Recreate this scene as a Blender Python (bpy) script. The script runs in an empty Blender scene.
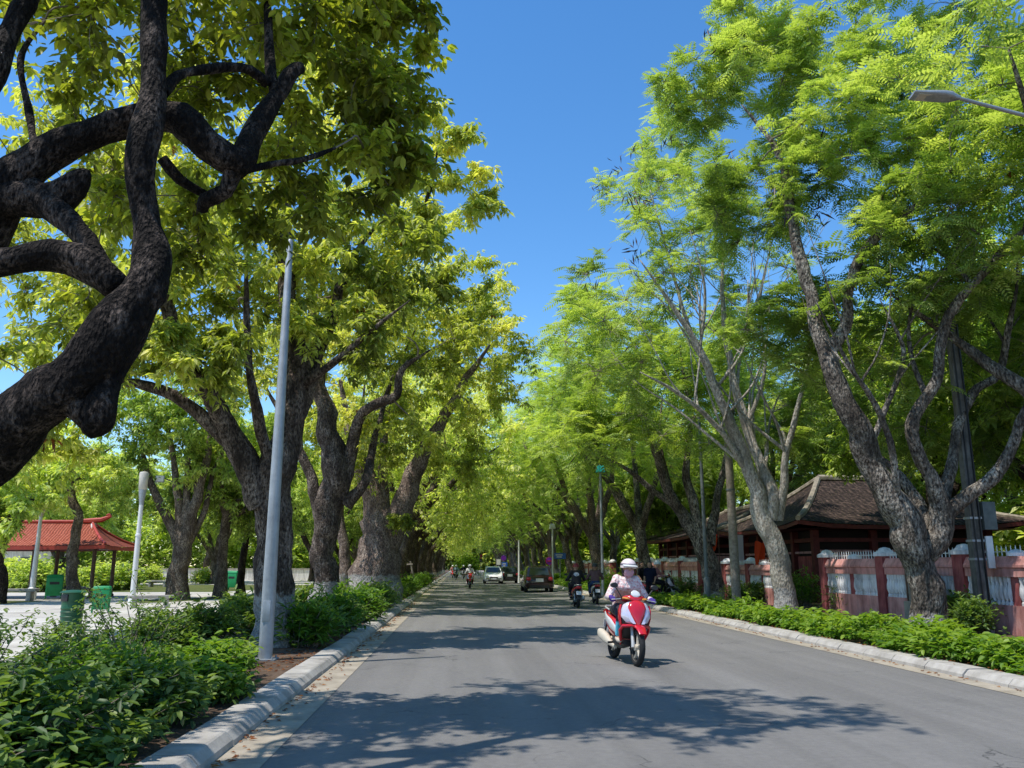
import bpy, math, random
import numpy as np
from mathutils import Vector, Matrix, noise
noise.seed_set(4)
R_ = math.radians
sc = bpy.context.scene
COL = sc.collection

# ------------------------------------------------------------------ camera
FPX = 835.0
PITCH = math.atan(182/FPX)
YAW = math.atan(54*math.cos(PITCH)/FPX)
CAMZ = 1.55
cd = bpy.data.cameras.new("camera"); cam = bpy.data.objects.new("camera", cd); COL.objects.link(cam)
cd.sensor_width = 36; cd.lens = FPX/1024*36; cd.clip_end = 3000; cd.clip_start = 0.05
cam.location = (0, 0, CAMZ); cam.rotation_euler = (math.pi/2+PITCH, 0, -YAW)
sc.camera = cam
_F = Vector((math.sin(YAW)*math.cos(PITCH), math.cos(YAW)*math.cos(PITCH), math.sin(PITCH)))
_R = Vector((math.cos(YAW), -math.sin(YAW), 0)); _U = _R.cross(_F)
def ray(px, py): return _F + _R*((px-512)/FPX) + _U*((384-py)/FPX)
def at(px, py, Y):                     # point of the place that the photo shows at this pixel, Y metres up the road
    d = ray(px, py); return Vector((0, 0, CAMZ)) + d*(Y/d.y)
def gp(px, py, z=0.1):                 # ground point
    d = ray(px, py); return Vector((0, 0, CAMZ)) + d*((z-CAMZ)/d.z)

# ------------------------------------------------------------------ world, sun
SUNV = Vector((-0.36, -0.17, 0.92)).normalized()
w = bpy.data.worlds.new("World"); sc.world = w; w.use_nodes = True
nt = w.node_tree; bg = nt.nodes["Background"]
sky = nt.nodes.new("ShaderNodeTexSky"); sky.sky_type = 'NISHITA'; sky.sun_disc = False
sky.sun_elevation = math.asin(SUNV.z); sky.sun_rotation = math.atan2(SUNV.x, SUNV.y)
sky.altitude = 0; sky.air_density = 1.0; sky.dust_density = 0.1; sky.ozone_density = 3.2
hs = nt.nodes.new("ShaderNodeHueSaturation"); hs.inputs["Saturation"].default_value = 1.25; hs.inputs["Value"].default_value = 1.5
nt.links.new(sky.outputs[0], hs.inputs["Color"]); nt.links.new(hs.outputs[0], bg.inputs[0]); bg.inputs[1].default_value = 0.15
sd = bpy.data.lights.new("sun", 'SUN'); so = bpy.data.objects.new("sun", sd); COL.objects.link(so)
sd.energy = 5.0; sd.angle = R_(0.53); sd.color = (1.0, 0.96, 0.89)
so.rotation_euler = SUNV.to_track_quat('Z', 'Y').to_euler()
sc.view_settings.view_transform = 'Standard'; sc.view_settings.look = 'None'; sc.view_settings.exposure = 0
sc.render.engine = 'CYCLES'
sc.cycles.max_bounces = 7; sc.cycles.diffuse_bounces = 5; sc.cycles.transmission_bounces = 5; sc.cycles.glossy_bounces = 2
sc.cycles.use_denoising = True; sc.cycles.denoiser = 'OPENIMAGEDENOISE'; sc.cycles.denoising_input_passes = 'RGB_ALBEDO_NORMAL'; sc.cycles.denoising_prefilter = 'NONE'; sc.cycles.caustics_reflective = False; sc.cycles.caustics_refractive = False
sc.cycles.sample_clamp_indirect = 1.5

# ------------------------------------------------------------------ materials
def newmat(name):
    m = bpy.data.materials.new(name); m.use_nodes = True
    return m, m.node_tree, m.node_tree.nodes["Principled BSDF"]
def N(nt, t, **kw):
    n = nt.nodes.new(t)
    for k, v in kw.items():
        if k in n.inputs: n.inputs[k].default_value = v
        else: setattr(n, k, v)
    return n
def c4(c): return (c[0], c[1], c[2], 1)
def ramp(nt, fac, stops):
    r = nt.nodes.new("ShaderNodeValToRGB"); e = r.color_ramp.elements
    while len(e) > 1: e.remove(e[-1])
    e[0].position = stops[0][0]; e[0].color = c4(stops[0][1])
    for p, c in stops[1:]:
        x = e.new(p); x.color = c4(c)
    nt.links.new(fac, r.inputs[0]); return r.outputs[0]
def objco(nt): return nt.nodes.new("ShaderNodeTexCoord").outputs["Object"]
def noisetex(nt, co, scale, detail=5, rough=.6):
    n = N(nt, "ShaderNodeTexNoise", Scale=scale, Detail=detail, Roughness=rough)
    nt.links.new(co, n.inputs["Vector"]); return n.outputs["Fac"]
def scaled(nt, co, s):
    m = nt.nodes.new("ShaderNodeMapping"); m.inputs["Scale"].default_value = s
    nt.links.new(co, m.inputs["Vector"]); return m.outputs[0]
def bump(nt, bs, h, strength=.5, dist=.02):
    b = N(nt, "ShaderNodeBump", Strength=strength, Distance=dist)
    nt.links.new(h, b.inputs["Height"]); nt.links.new(b.outputs[0], bs.inputs["Normal"])
def mixc(nt, fac, a, b, mode='MIX'):
    m = nt.nodes.new("ShaderNodeMix"); m.data_type = 'RGBA'; m.blend_type = mode
    for s, v in ((0, fac), (6, a), (7, b)):
        if isinstance(v, (int, float)): m.inputs[s].default_value = v
        elif isinstance(v, tuple): m.inputs[s].default_value = c4(v)
        else: nt.links.new(v, m.inputs[s])
    return m.outputs[2]
def math_(nt, op, a, b=0.0):
    m = nt.nodes.new("ShaderNodeMath"); m.operation = op
    for i, v in enumerate((a, b)):
        if isinstance(v, (int, float)): m.inputs[i].default_value = v
        else: nt.links.new(v, m.inputs[i])
    return m.outputs[0]
def sepz(nt, co):
    s = nt.nodes.new("ShaderNodeSeparateXYZ"); nt.links.new(co, s.inputs[0]); return s.outputs
def mottled(name, stops, scale=4, rough=.8, bmp=.3, bdist=.01, bscale=40, spec=.3, metal=0.0, stain=0):
    m, nt, b = newmat(name); co = objco(nt)
    f = noisetex(nt, co, scale, 6, .65)
    nt.links.new(ramp(nt, f, stops), b.inputs["Base Color"])
    b.inputs["Roughness"].default_value = rough; b.inputs["Specular IOR Level"].default_value = spec; b.inputs["Metallic"].default_value = metal
    if stain:
        s_ = noisetex(nt, scaled(nt, co, (1, 1, .12)), 5, 5, .7); base = b.inputs["Base Color"].links[0].from_socket
        nt.links.new(mixc(nt, stain, base, ramp(nt, s_, [(.35, (.35, .33, .31)), (.55, (1, 1, 1))]), 'MULTIPLY'), b.inputs["Base Color"])
    if bmp: bump(nt, b, noisetex(nt, co, bscale, 4), bmp, bdist)
    return m
def paint(name, c, rough=.35, var=.12, metal=0.0, coat=0.0, scale=6):
    a = tuple(x*(1-var) for x in c); d = tuple(min(1, x*(1+var)) for x in c)
    m = mottled(name, [(.3, a), (.7, d)], scale, rough, 0, metal=metal, spec=.5)
    m.node_tree.nodes["Principled BSDF"].inputs["Coat Weight"].default_value = coat
    return m
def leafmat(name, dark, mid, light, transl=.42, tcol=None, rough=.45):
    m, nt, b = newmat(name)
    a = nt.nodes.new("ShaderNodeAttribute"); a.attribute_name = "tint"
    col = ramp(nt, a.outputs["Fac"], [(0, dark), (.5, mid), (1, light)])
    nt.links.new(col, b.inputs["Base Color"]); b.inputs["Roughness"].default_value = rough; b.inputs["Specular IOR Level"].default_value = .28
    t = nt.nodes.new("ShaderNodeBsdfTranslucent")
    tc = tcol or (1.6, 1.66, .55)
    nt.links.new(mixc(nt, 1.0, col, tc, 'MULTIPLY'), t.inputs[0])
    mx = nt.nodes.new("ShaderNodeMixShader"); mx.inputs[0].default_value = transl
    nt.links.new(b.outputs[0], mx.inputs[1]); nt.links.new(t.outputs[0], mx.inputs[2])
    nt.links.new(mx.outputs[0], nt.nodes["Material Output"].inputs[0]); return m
def barkmat(name, dark, mid, pale, white=0.0, scale=3.0, strength=.9):
    m, nt, b = newmat(name); co = objco(nt)
    st = scaled(nt, co, (1, 1, .45))
    f = noisetex(nt, st, scale, 8, .7); g = noisetex(nt, st, scale*9, 4, .6)
    col = ramp(nt, f, [(.32, dark), (.48, mid), (.62, pale)])  # pale patches are lichen and dappled sun painted into the bark
    fine = noisetex(nt, st, scale*26, 3, .7)
    col = mixc(nt, ramp(nt, g, [(.38, (0, 0, 0)), (.6, (1, 1, 1))]), dark, col)
    col = mixc(nt, ramp(nt, fine, [(.35, (0, 0, 0)), (.62, (1, 1, 1))]), mixc(nt, .55, col, dark), col)
    if white:
        z = sepz(nt, co)[2]
        nz = math_(nt, 'ADD', z, math_(nt, 'MULTIPLY', noisetex(nt, co, 6, 5), .55))
        fac = nt.nodes.new("ShaderNodeMapRange"); fac.inputs[1].default_value = white+.30; fac.inputs[2].default_value = white+.25
        nt.links.new(nz, fac.inputs[0])
        wcol = ramp(nt, noisetex(nt, co, 12, 6), [(.3, (.13, .115, .1)), (.58, (.40, .38, .35))])
        col = mixc(nt, fac.outputs[0], col, wcol)
    nt.links.new(col, b.inputs["Base Color"]); b.inputs["Roughness"].default_value = .9; b.inputs["Specular IOR Level"].default_value = .15
    v = N(nt, "ShaderNodeTexVoronoi", Scale=scale*11); nt.links.new(st, v.inputs["Vector"])
    big = noisetex(nt, st, scale*2.2, 4, .6)
    bump(nt, b, math_(nt, 'ADD', math_(nt, 'MULTIPLY', g, .8), math_(nt, 'ADD', math_(nt, 'MULTIPLY', v.outputs["Distance"], .5), math_(nt, 'MULTIPLY', big, 1.6))), strength, .07)
    return m

M = {}
M['leaf_broad'] = leafmat('leaf_broad', (0.154, 0.186, 0.043), (0.425, 0.472, 0.105), (0.749, 0.698, 0.275), .5)
M['leaf_row_broad_lit'] = leafmat('leaf_row_broad_lit', (0.187, 0.245, 0.073), (0.470, 0.556, 0.155), (0.727, 0.719, 0.358), .5)  # lighter copy of leaf_broad, stronger light on the far crowns painted in
M['leaf_row_fern_lit'] = leafmat('leaf_row_fern_lit', (0.132, 0.194, 0.055), (0.343, 0.443, 0.109), (0.555, 0.637, 0.218), .45)  # lighter copy of leaf_fern, the far row's stronger light put into its colour
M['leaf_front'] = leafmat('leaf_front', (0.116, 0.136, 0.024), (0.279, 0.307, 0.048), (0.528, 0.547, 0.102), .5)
M['leaf_fern'] = leafmat('leaf_fern', (0.105, 0.165, 0.044), (0.289, 0.383, 0.097), (0.521, 0.590, 0.201), .45)
M['leaf_park'] = leafmat('leaf_park', (0.146, 0.213, 0.052), (0.408, 0.513, 0.120), (0.734, 0.750, 0.292), .45)
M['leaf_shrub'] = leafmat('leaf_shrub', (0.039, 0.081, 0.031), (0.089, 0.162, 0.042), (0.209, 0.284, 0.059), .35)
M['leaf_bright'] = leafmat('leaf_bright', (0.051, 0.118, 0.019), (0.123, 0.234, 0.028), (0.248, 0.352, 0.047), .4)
M['leaf_dry'] = leafmat('leaf_dry', (.10, .03, .012), (.26, .09, .035), (.42, .2, .08), .35, (1.3, 1.1, .7))
M['pod'] = leafmat('seed_pod', (.035, .02, .02), (.075, .045, .05), (.14, .09, .1), .1, (1, 1, 1))
M['bark_dark'] = barkmat('bark_dark', (.014, .01, .008), (.06, .043, .032), (.2, .155, .12))
M['bark_front'] = barkmat('bark_front', (.005, .0035, .003), (.028, .02, .015), (.2, .15, .12), scale=4.2)  # pale stop paints sunlit flecks onto the dark limbs
M['bark_painted'] = barkmat('bark_painted', (.03, .022, .017), (.16, .12, .095), (.42, .34, .28), white=.95)
M['bark_fat'] = barkmat('bark_fat', (.07, .05, .042), (.34, .25, .2), (.56, .45, .37), white=1.1)
M['bark_grey'] = barkmat('bark_grey', (.04, .032, .026), (.24, .2, .16), (.6, .53, .44), white=.45, scale=2.4)
M['bark_pale'] = barkmat('bark_pale', (.22, .19, .15), (.55, .49, .4), (.72, .66, .56), white=.75, scale=2.0, strength=.5)
M['bark_row'] = barkmat('bark_row', (0.038, 0.027, 0.021), (0.150, 0.111, 0.084), (0.420, 0.330, 0.255), white=.55)
M['bark_park'] = barkmat('bark_park', (0.056, 0.042, 0.031), (0.210, 0.161, 0.119), (0.476, 0.392, 0.308))
M['pole_concrete'] = mottled('pole_concrete', [(.3, (.10, .095, .085)), (.7, (.22, .21, .19))], 4, .9, .4, .006, 50, stain=.75)
M['twig'] = mottled('twig', [(.3, (.09, .075, .055)), (.7, (.27, .23, .18))], 8, .9, 0)
M['twig_pale'] = mottled('twig_pale', [(.3, (.2, .17, .13)), (.7, (.42, .37, .3))], 8, .9, 0)

def asphalt():
    m, nt, b = newmat('asphalt'); co = objco(nt)
    big = noisetex(nt, scaled(nt, co, (1, .12, 1)), .9, 5, .6); fine = noisetex(nt, co, 260, 3, .7); mid = noisetex(nt, co, 14, 5, .6)
    c1 = ramp(nt, big, [(.3, (.160, .150, .139)), (.7, (.205, .193, .179))])
    c2 = mixc(nt, .75, c1, ramp(nt, fine, [(.25, (.35, .35, .35)), (.5, (1, 1, 1)), (.78, (1.7, 1.7, 1.65))]), 'MULTIPLY')
    c3 = mixc(nt, .5, c2, ramp(nt, mid, [(.3, (.8, .8, .8)), (.7, (1.15, 1.15, 1.15))]), 'MULTIPLY')
    tr = noisetex(nt, scaled(nt, co, (2.2, .015, 1)), 1.0, 3, .5); blot = noisetex(nt, co, .55, 6, .7)
    c3 = mixc(nt, .8, c3, ramp(nt, tr, [(.35, (.86, .86, .86)), (.65, (1.08, 1.08, 1.08))]), 'MULTIPLY')
    c3 = mixc(nt, .8, c3, ramp(nt, blot, [(.30, (.78, .78, .79)), (.45, (1, 1, 1)), (.7, (1.06, 1.05, 1.04))]), 'MULTIPLY')
    vor = N(nt, "ShaderNodeTexVoronoi", Scale=.42); vor.feature = 'DISTANCE_TO_EDGE'
    wob = nt.nodes.new("ShaderNodeVectorMath"); wob.operation = 'ADD'; nn = N(nt, "ShaderNodeTexNoise", Scale=1.4, Detail=6)
    nt.links.new(co, nn.inputs["Vector"]); nt.links.new(co, wob.inputs[0]); nt.links.new(nn.outputs["Color"], wob.inputs[1]); nt.links.new(wob.outputs[0], vor.inputs["Vector"])
    crk = math_(nt, 'MULTIPLY', ramp(nt, vor.outputs["Distance"], [(0, (1, 1, 1)), (.006, (0, 0, 0))]), ramp(nt, blot, [(.42, (1, 1, 1)), (.5, (0, 0, 0))]))
    c3 = mixc(nt, crk, c3, (.06, .058, .056))
    nt.links.new(c3, b.inputs["Base Color"]); b.inputs["Roughness"].default_value = .82; b.inputs["Specular IOR Level"].default_value = .3
    bump(nt, b, fine, .5, .006); return m
M['asphalt'] = asphalt()
M['concrete'] = mottled('concrete', [(.25, (.22, .2, .17)), (.5, (.38, .35, .31)), (.75, (.5, .47, .42))], 3, .9, .4, .01, 60)
M['gutter'] = mottled('gutter', [(.25, (.18, .15, .115)), (.5, (.34, .29, .22)), (.75, (.44, .38, .3))], 2.5, .9, .4, .008, 50)
M['soil'] = mottled('soil', [(.25, (.045, .028, .018)), (.5, (.11, .07, .045)), (.75, (.2, .14, .1))], 5, 1, .8, .04, 30)
M['ground'] = mottled('ground', [(.3, (.06, .08, .03)), (.6, (.14, .13, .08))], .3, 1, .5, .05, 8)
M['plaza'] = mottled('plaza', [(.25, (.44, .4, .35)), (.5, (.56, .52, .46)), (.75, (.64, .6, .54))], 1.2, .85, .2, .006, 40)
_nt = M['plaza'].node_tree; _b = _nt.nodes["Principled BSDF"]; _src = _b.inputs["Base Color"].links[0].from_socket
_br = N(_nt, "ShaderNodeTexBrick", Scale=1.0); _br.inputs["Color1"].default_value = (1, 1, 1, 1); _br.inputs["Color2"].default_value = (.9, .9, .9, 1); _br.inputs["Mortar"].default_value = (.55, .53, .5, 1)
_br.inputs["Mortar Size"].default_value = .012; _br.inputs["Brick Width"].default_value = .8; _br.inputs["Row Height"].default_value = .8; _br.offset = 0
_nt.links.new(objco(_nt), _br.inputs["Vector"]); _st = ramp(_nt, noisetex(_nt, objco(_nt), .35, 6, .7), [(.3, (.72, .7, .67)), (.55, (1, 1, 1))])
_nt.links.new(mixc(_nt, 1.0, mixc(_nt, 1.0, _src, _br.outputs["Color"], 'MULTIPLY'), _st, 'MULTIPLY'), _b.inputs["Base Color"])
M['lawn'] = mottled('lawn', [(.25, (.05, .07, .018)), (.5, (.11, .13, .03)), (.75, (.2, .19, .07))], 2, 1, .9, .05, 60)
M['steel'] = mottled('galvanised_steel', [(.3, (.3, .32, .34)), (.7, (.42, .44, .46))], 6, .5, .1, .002, 90, .5, .35, stain=.35)
M['dark_pole'] = mottled('dark_pole', [(.3, (.09, .11, .11)), (.7, (.16, .18, .18))], 6, .55, 0)
M['white'] = paint('white_paint', (.72, .71, .69), .5, .08)
M['lantern'] = paint('lantern_glass', (.55, .5, .42), .3, .1)
M['green_bin'] = paint('green_plastic', (.006, .075, .024), .45, .15)
M['green_bin2'] = paint('light_green_plastic', (.01, .27, .08), .45, .15)
M['black'] = paint('black_plastic', (.015, .015, .016), .5, .2)
M['rubber'] = mottled('tyre_rubber', [(.3, (.012, .012, .012)), (.7, (.03, .03, .03))], 30, .85, .3, .003, 120)
M['red_tile'] = None
def tilemat(name, stops, sy, sx, axis_scale=1.0):
    m, nt, b = newmat(name)
    uv = nt.nodes.new("ShaderNodeUVMap").outputs[0]
    w1 = N(nt, "ShaderNodeTexWave", Scale=sx, Distortion=.3); w1.bands_direction = 'X'
    w2 = N(nt, "ShaderNodeTexWave", Scale=sy, Distortion=.4); w2.bands_direction = 'Y'; w2.wave_profile = 'SAW'
    nt.links.new(uv, w1.inputs[0]); nt.links.new(uv, w2.inputs[0])
    n = noisetex(nt, scaled(nt, uv, (3, 3, 3)), 1.6, 6, .75)
    col = ramp(nt, n, stops)
    k = math_(nt, 'MULTIPLY', math_(nt, 'ADD', w1.outputs["Fac"], .45), math_(nt, 'ADD', w2.outputs["Fac"], .5))
    kc = ramp(nt, k, [(0, (.3, .3, .3)), (.8, (1.1, 1.1, 1.1))])
    nt.links.new(mixc(nt, .9, col, kc, 'MULTIPLY'), b.inputs["Base Color"]); b.inputs["Roughness"].default_value = .85
    b.inputs["Specular IOR Level"].default_value = .2
    bump(nt, b, math_(nt, 'ADD', w1.outputs["Fac"], w2.outputs["Fac"]), .8, .05); return m
M['red_tile'] = tilemat('red_roof_tile', [(.3, (.24, .05, .03)), (.5, (.38, .10, .06)), (.72, (.5, .18, .12))], 1.9, 2.4)
M['old_tile'] = tilemat('old_roof_tile', [(.36, (.012, .008, .006)), (.54, (.045, .03, .024)), (.74, (.30, .2, .15))], 1.0, 1.3)
M['ridge'] = mottled('ridge_mortar', [(.3, (.12, .095, .07)), (.7, (.42, .36, .28))], 3, .9, .5, .02, 20)
M['red_trim'] = paint('red_trim', (.42, .05, .03), .6, .2)
M['maroon'] = mottled('maroon_wood', [(.3, (.07, .014, .014)), (.7, (.15, .03, .03))], 5, .6, .2, .004, 40)
M['pink_wall'] = mottled('pink_wall', [(.25, (.4, .16, .14)), (.5, (.62, .29, .25)), (.75, (.7, .4, .35))], 2.2, .85, .3, .006, 40, stain=.6)
M['red_wall'] = mottled('red_wall', [(.25, (.2, .045, .045)), (.5, (.33, .085, .082)), (.75, (.42, .15, .14))], 2.2, .85, .3, .006, 40, stain=.75)
M['pink_panel'] = mottled('pink_panel', [(.3, (.4, .2, .21)), (.7, (.52, .3, .31))], 2, .85, .2, .004, 40, stain=.75)
M['white_baluster'] = mottled('white_baluster', [(.3, (.72, .70, .70)), (.7, (.85, .83, .82))], 5, .6, .1, .003, 60, stain=.75)
M['orange_cloth'] = leafmat('orange_cloth', (.55, .06, .015), (.62, .08, .02), (.7, .12, .03), .3, (1.1, 1, .9), .8)
M['white_cloth'] = leafmat('white_cloth', (.6, .55, .6), (.66, .6, .64), (.7, .65, .68), .3, (1, .9, .95), .8)
M['wood'] = mottled('weathered_wood', [(.3, (.16, .13, .1)), (.7, (.38, .33, .27))], 9, .85, .3, .006, 50)
M['column_wood'] = mottled('column_wood', [(.3, (.06, .035, .022)), (.7, (.15, .09, .06))], 6, .6, .2, .004, 40)
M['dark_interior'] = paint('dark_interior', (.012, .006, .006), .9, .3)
# ------------------------------------------------------------------ scene-graph helpers
def setp(o, label=None, cat=None, group=None, kind=None):
    if label: o['label'] = label
    if cat: o['category'] = cat
    if group: o['group'] = group
    if kind: o['kind'] = kind
    return o
def thing(name, label, cat, loc=(0, 0, 0), rz=0.0, group=None, scale=1.0):
    o = bpy.data.objects.new(name, None); COL.objects.link(o); o.empty_display_size = .3
    o.location = loc; o.rotation_euler = (0, 0, rz); o.scale = (scale,)*3
    return setp(o, label, cat, group)
def dup(root, loc, rz=0.0, scale=1.0, label=None, group=None):
    r = root.copy(); COL.objects.link(r); r.location = loc; r.rotation_euler = (0, 0, rz); r.scale = (scale,)*3
    setp(r, label, None, group)
    for ch in list(root.children):
        c = ch.copy(); COL.objects.link(c); c.parent = r
        for g in list(ch.children):
            d = g.copy(); COL.objects.link(d); d.parent = c
    return r
class MB:
    def __init__(s): s.v = []; s.f = []; s.uv = None
    def box(s, c, d, rz=0.0, taper=1.0, rx=0.0):
        m = Matrix.Rotation(rz, 3, 'Z') @ Matrix.Rotation(rx, 3, 'X'); b = len(s.v)
        for z in (-.5, .5):
            k = 1 if z < 0 else taper
            for x, y in ((-.5, -.5), (.5, -.5), (.5, .5), (-.5, .5)):
                s.v.append(Vector(c) + m @ Vector((x*d[0]*k, y*d[1]*k, z*d[2])))
        for q in ((3, 2, 1, 0), (4, 5, 6, 7), (0, 1, 5, 4), (1, 2, 6, 5), (2, 3, 7, 6), (3, 0, 4, 7)): s.f.append([b+i for i in q])
        return s
    def ring_loft(s, rings, cap=True, close=False):
        b = len(s.v); n = len(rings[0])
        for r in rings: s.v += [Vector(p) for p in r]
        for i in range(len(rings)-1):
            for j in range(n):
                k = (j+1) % n
                s.f.append([b+i*n+j, b+i*n+k, b+(i+1)*n+k, b+(i+1)*n+j])
        if close:
            i = len(rings)-1
            for j in range(n):
                k = (j+1) % n
                s.f.append([b+i*n+j, b+i*n+k, b+k, b+j])
        elif cap:
            s.f.append([b+j for j in range(n)][::-1]); s.f.append([b+(len(rings)-1)*n+j for j in range(n)])
        return s
    def tube(s, pts, rad, n=8, sq=None):
        pts = [Vector(p) for p in pts]
        if not isinstance(rad, (list, tuple)): rad = [rad]*len(pts)
        rings = []; ref = None
        for i, p in enumerate(pts):
            t = (pts[min(i+1, len(pts)-1)]-pts[max(i-1, 0)]).normalized()
            if ref is None:
                ref = Vector((1, 0, 0)) if abs(t.x) < .8 else Vector((0, 1, 0))
            u = (ref - t*ref.dot(t)).normalized(); v = t.cross(u); ref = u
            rings.append([p+(u*math.cos(2*math.pi*k/n)+v*math.sin(2*math.pi*k/n))*rad[i] for k in range(n)])
        return s.ring_loft(rings)
    def lathe(s, prof, c=(0, 0, 0), n=16, axis='Z'):
        rings = []
        for r, h in prof:
            ring = []
            for k in range(n):
                a = 2*math.pi*k/n; x, y = r*math.cos(a), r*math.sin(a)
                p = (x, y, h) if axis == 'Z' else ((h, x, y) if axis == 'X' else (y, h, x))
                ring.append(Vector(c)+Vector(p))
            rings.append(ring)
        return s.ring_loft(rings)
    def loft(s, secs, n=16, e=2.5):
        # secs: (centre, half width along X, half height along up, up vector) -> superellipse rings
        rings = []
        for c, hw, hh, up in secs:
            up = Vector(up).normalized(); rg = []
            for k in range(n):
                a = 2*math.pi*(k+.5)/n; ca, sa = math.cos(a), math.sin(a)
                rg.append(Vector(c)+Vector((1, 0, 0))*hw*math.copysign(abs(ca)**(2/e), ca)+up*hh*math.copysign(abs(sa)**(2/e), sa))
            rings.append(rg)
        return s.ring_loft(rings)
    def quad(s, a, b, c, d):
        k = len(s.v); s.v += [Vector(a), Vector(b), Vector(c), Vector(d)]; s.f.append([k, k+1, k+2, k+3]); return s
    def poly(s, pts):
        k = len(s.v); s.v += [Vector(p) for p in pts]; s.f.append(list(range(k, k+len(pts)))); return s
    def prism(s, prof, x0, x1):            # prof in (y,z) extruded along x
        return s.ring_loft([[Vector((x, p[0], p[1])) for p in prof] for x in (x0, x1)])
    def build(s, name, mat, parent=None, loc=None, smooth=40, bev=0):
        me = bpy.data.meshes.new(name); me.from_pydata([tuple(v) for v in s.v], [], s.f); me.materials.append(mat)
        import bmesh
        bm = bmesh.new(); bm.from_mesh(me); bmesh.ops.recalc_face_normals(bm, faces=bm.faces)
        if bev: bmesh.ops.bevel(bm, geom=bm.edges[:], offset=bev, segments=2, affect='EDGES', profile=.6)
        bm.to_mesh(me); bm.free()
        if smooth:
            me.shade_smooth(); me.set_sharp_from_angle(angle=R_(smooth))
        o = bpy.data.objects.new(name, me); COL.objects.link(o)
        if parent: o.parent = parent
        if loc is not None: o.location = loc
        return o
def npmesh(name, V, F, mat, parent=None, tint=None, smooth=False):
    V = np.ascontiguousarray(V, dtype=np.float32); F = np.ascontiguousarray(F, dtype=np.int32)
    me = bpy.data.meshes.new(name); nf, k = F.shape
    me.vertices.add(len(V)); me.vertices.foreach_set("co", V.ravel())
    me.loops.add(nf*k); me.loops.foreach_set("vertex_index", F.ravel())
    me.polygons.add(nf); me.polygons.foreach_set("loop_start", np.arange(0, nf*k, k, dtype=np.int32))
    if tint is not None:
        at_ = me.attributes.new("tint", 'FLOAT', 'FACE'); at_.data.foreach_set("value", np.ascontiguousarray(tint, dtype=np.float32))
    me.update(calc_edges=True); me.validate(); me.materials.append(mat)
    if smooth: me.shade_smooth()
    o = bpy.data.objects.new(name, me); COL.objects.link(o)
    if parent: o.parent = parent
    return o
# ------------------------------------------------------------------ foliage
def nrm(a): return a/np.maximum(np.linalg.norm(a, axis=1, keepdims=True), 1e-9)
def leaf_geo(P, D, Nn, L, W, tint, hexa=False, fold=.18, droop=.1):
    D = nrm(D); S = nrm(np.cross(D, Nn)); Nn = np.cross(S, D)
    L = L[:, None]; W = W[:, None]; n = len(P)
    if hexa:
        up = Nn*W*fold
        vs = [P, P+D*L*.28+S*W*.46+up, P+D*L*.66+S*W*.42+up-Nn*L*droop*.4, P+D*L-Nn*L*droop, P+D*L*.66-S*W*.42+up-Nn*L*droop*.4, P+D*L*.28-S*W*.46+up]
        V = np.stack(vs, 1).reshape(-1, 3); b = np.arange(n)[:, None]*6
        F = np.concatenate([b+np.array([[0, 1, 2, 3]]), b+np.array([[0, 3, 4, 5]])], 1).reshape(-1, 4)
    else:
        vs = [P, P+D*L*.45+S*W*.5+Nn*W*fold, P+D*L-Nn*L*droop, P+D*L*.45-S*W*.5+Nn*W*fold]
        V = np.stack(vs, 1).reshape(-1, 3); b = np.arange(n)[:, None]*4
        F = np.concatenate([b+np.array([[0, 1, 2]]), b+np.array([[0, 2, 3]])], 1).reshape(-1, 3)
    return V, F, np.repeat(tint, 2)
def rosettes(rng, A, T, m, L, droop=(.1, 1.1), wr=.4, hexa=False, tvar=.22):
    n = len(A); P = np.repeat(A, m, 0); t = np.repeat(T, m)
    az = rng.uniform(0, 2*np.pi, n*m); el = -rng.uniform(droop[0], droop[1], n*m)
    D = np.stack([np.cos(az)*np.cos(el), np.sin(az)*np.cos(el), np.sin(el)], 1)
    Nn = np.stack([-np.cos(az)*np.sin(el), -np.sin(az)*np.sin(el), np.cos(el)], 1)+rng.normal(0, .25, (n*m, 3))
    Ls = rng.uniform(L[0], L[1], n*m)
    P = P + D*Ls[:, None]*.25
    return leaf_geo(P, D, nrm(Nn), Ls, Ls*wr*rng.uniform(.8, 1.2, n*m), np.clip(t+rng.normal(0, tvar, n*m), 0, 1), hexa)
def fronds(rng, A, Dr, T, L, pairs=7, wl=.32, pw=.36, tvar=.15):
    n = len(A); az = rng.uniform(0, 2*np.pi, n)
    D = np.stack([np.cos(az), np.sin(az), rng.uniform(-.45, .35, n)], 1)+Dr*.6; D = nrm(D)
    up = np.tile(np.array([[0, 0, 1.0]]), (n, 1))+rng.normal(0, .3, (n, 3)); S = nrm(np.cross(D, up)); Nn = np.cross(S, D)
    Ls = rng.uniform(L[0], L[1], n); Ps, Ds, Ns, Lp, Wp, Tp = [], [], [], [], [], []
    tt = np.clip(T+rng.normal(0, tvar, n), 0, 1)
    for j in range(pairs):
        u = (j+.6)/pairs
        base = A+D*(Ls*u)[:, None]-np.array([[0, 0, 1]])*(Ls*.28*u*u)[:, None]
        pl = Ls*wl*(math.sin(math.pi*min(1, .18+.78*u))**.7)
        for s in (-1, 1):
            Ps.append(base); Ds.append(S*s*.9+D*(.35+.3*u)+np.array([[0, 0, -.15]])); Ns.append(Nn+rng.normal(0, .15, (n, 3)))
            Lp.append(pl); Wp.append(pl*pw); Tp.append(np.clip(tt+rng.normal(0, .05, n), 0, 1))
    return leaf_geo(np.concatenate(Ps), nrm(np.concatenate(Ds)), nrm(np.concatenate(Ns)), np.concatenate(Lp), np.concatenate(Wp), np.concatenate(Tp), False, .1, .12)
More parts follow.
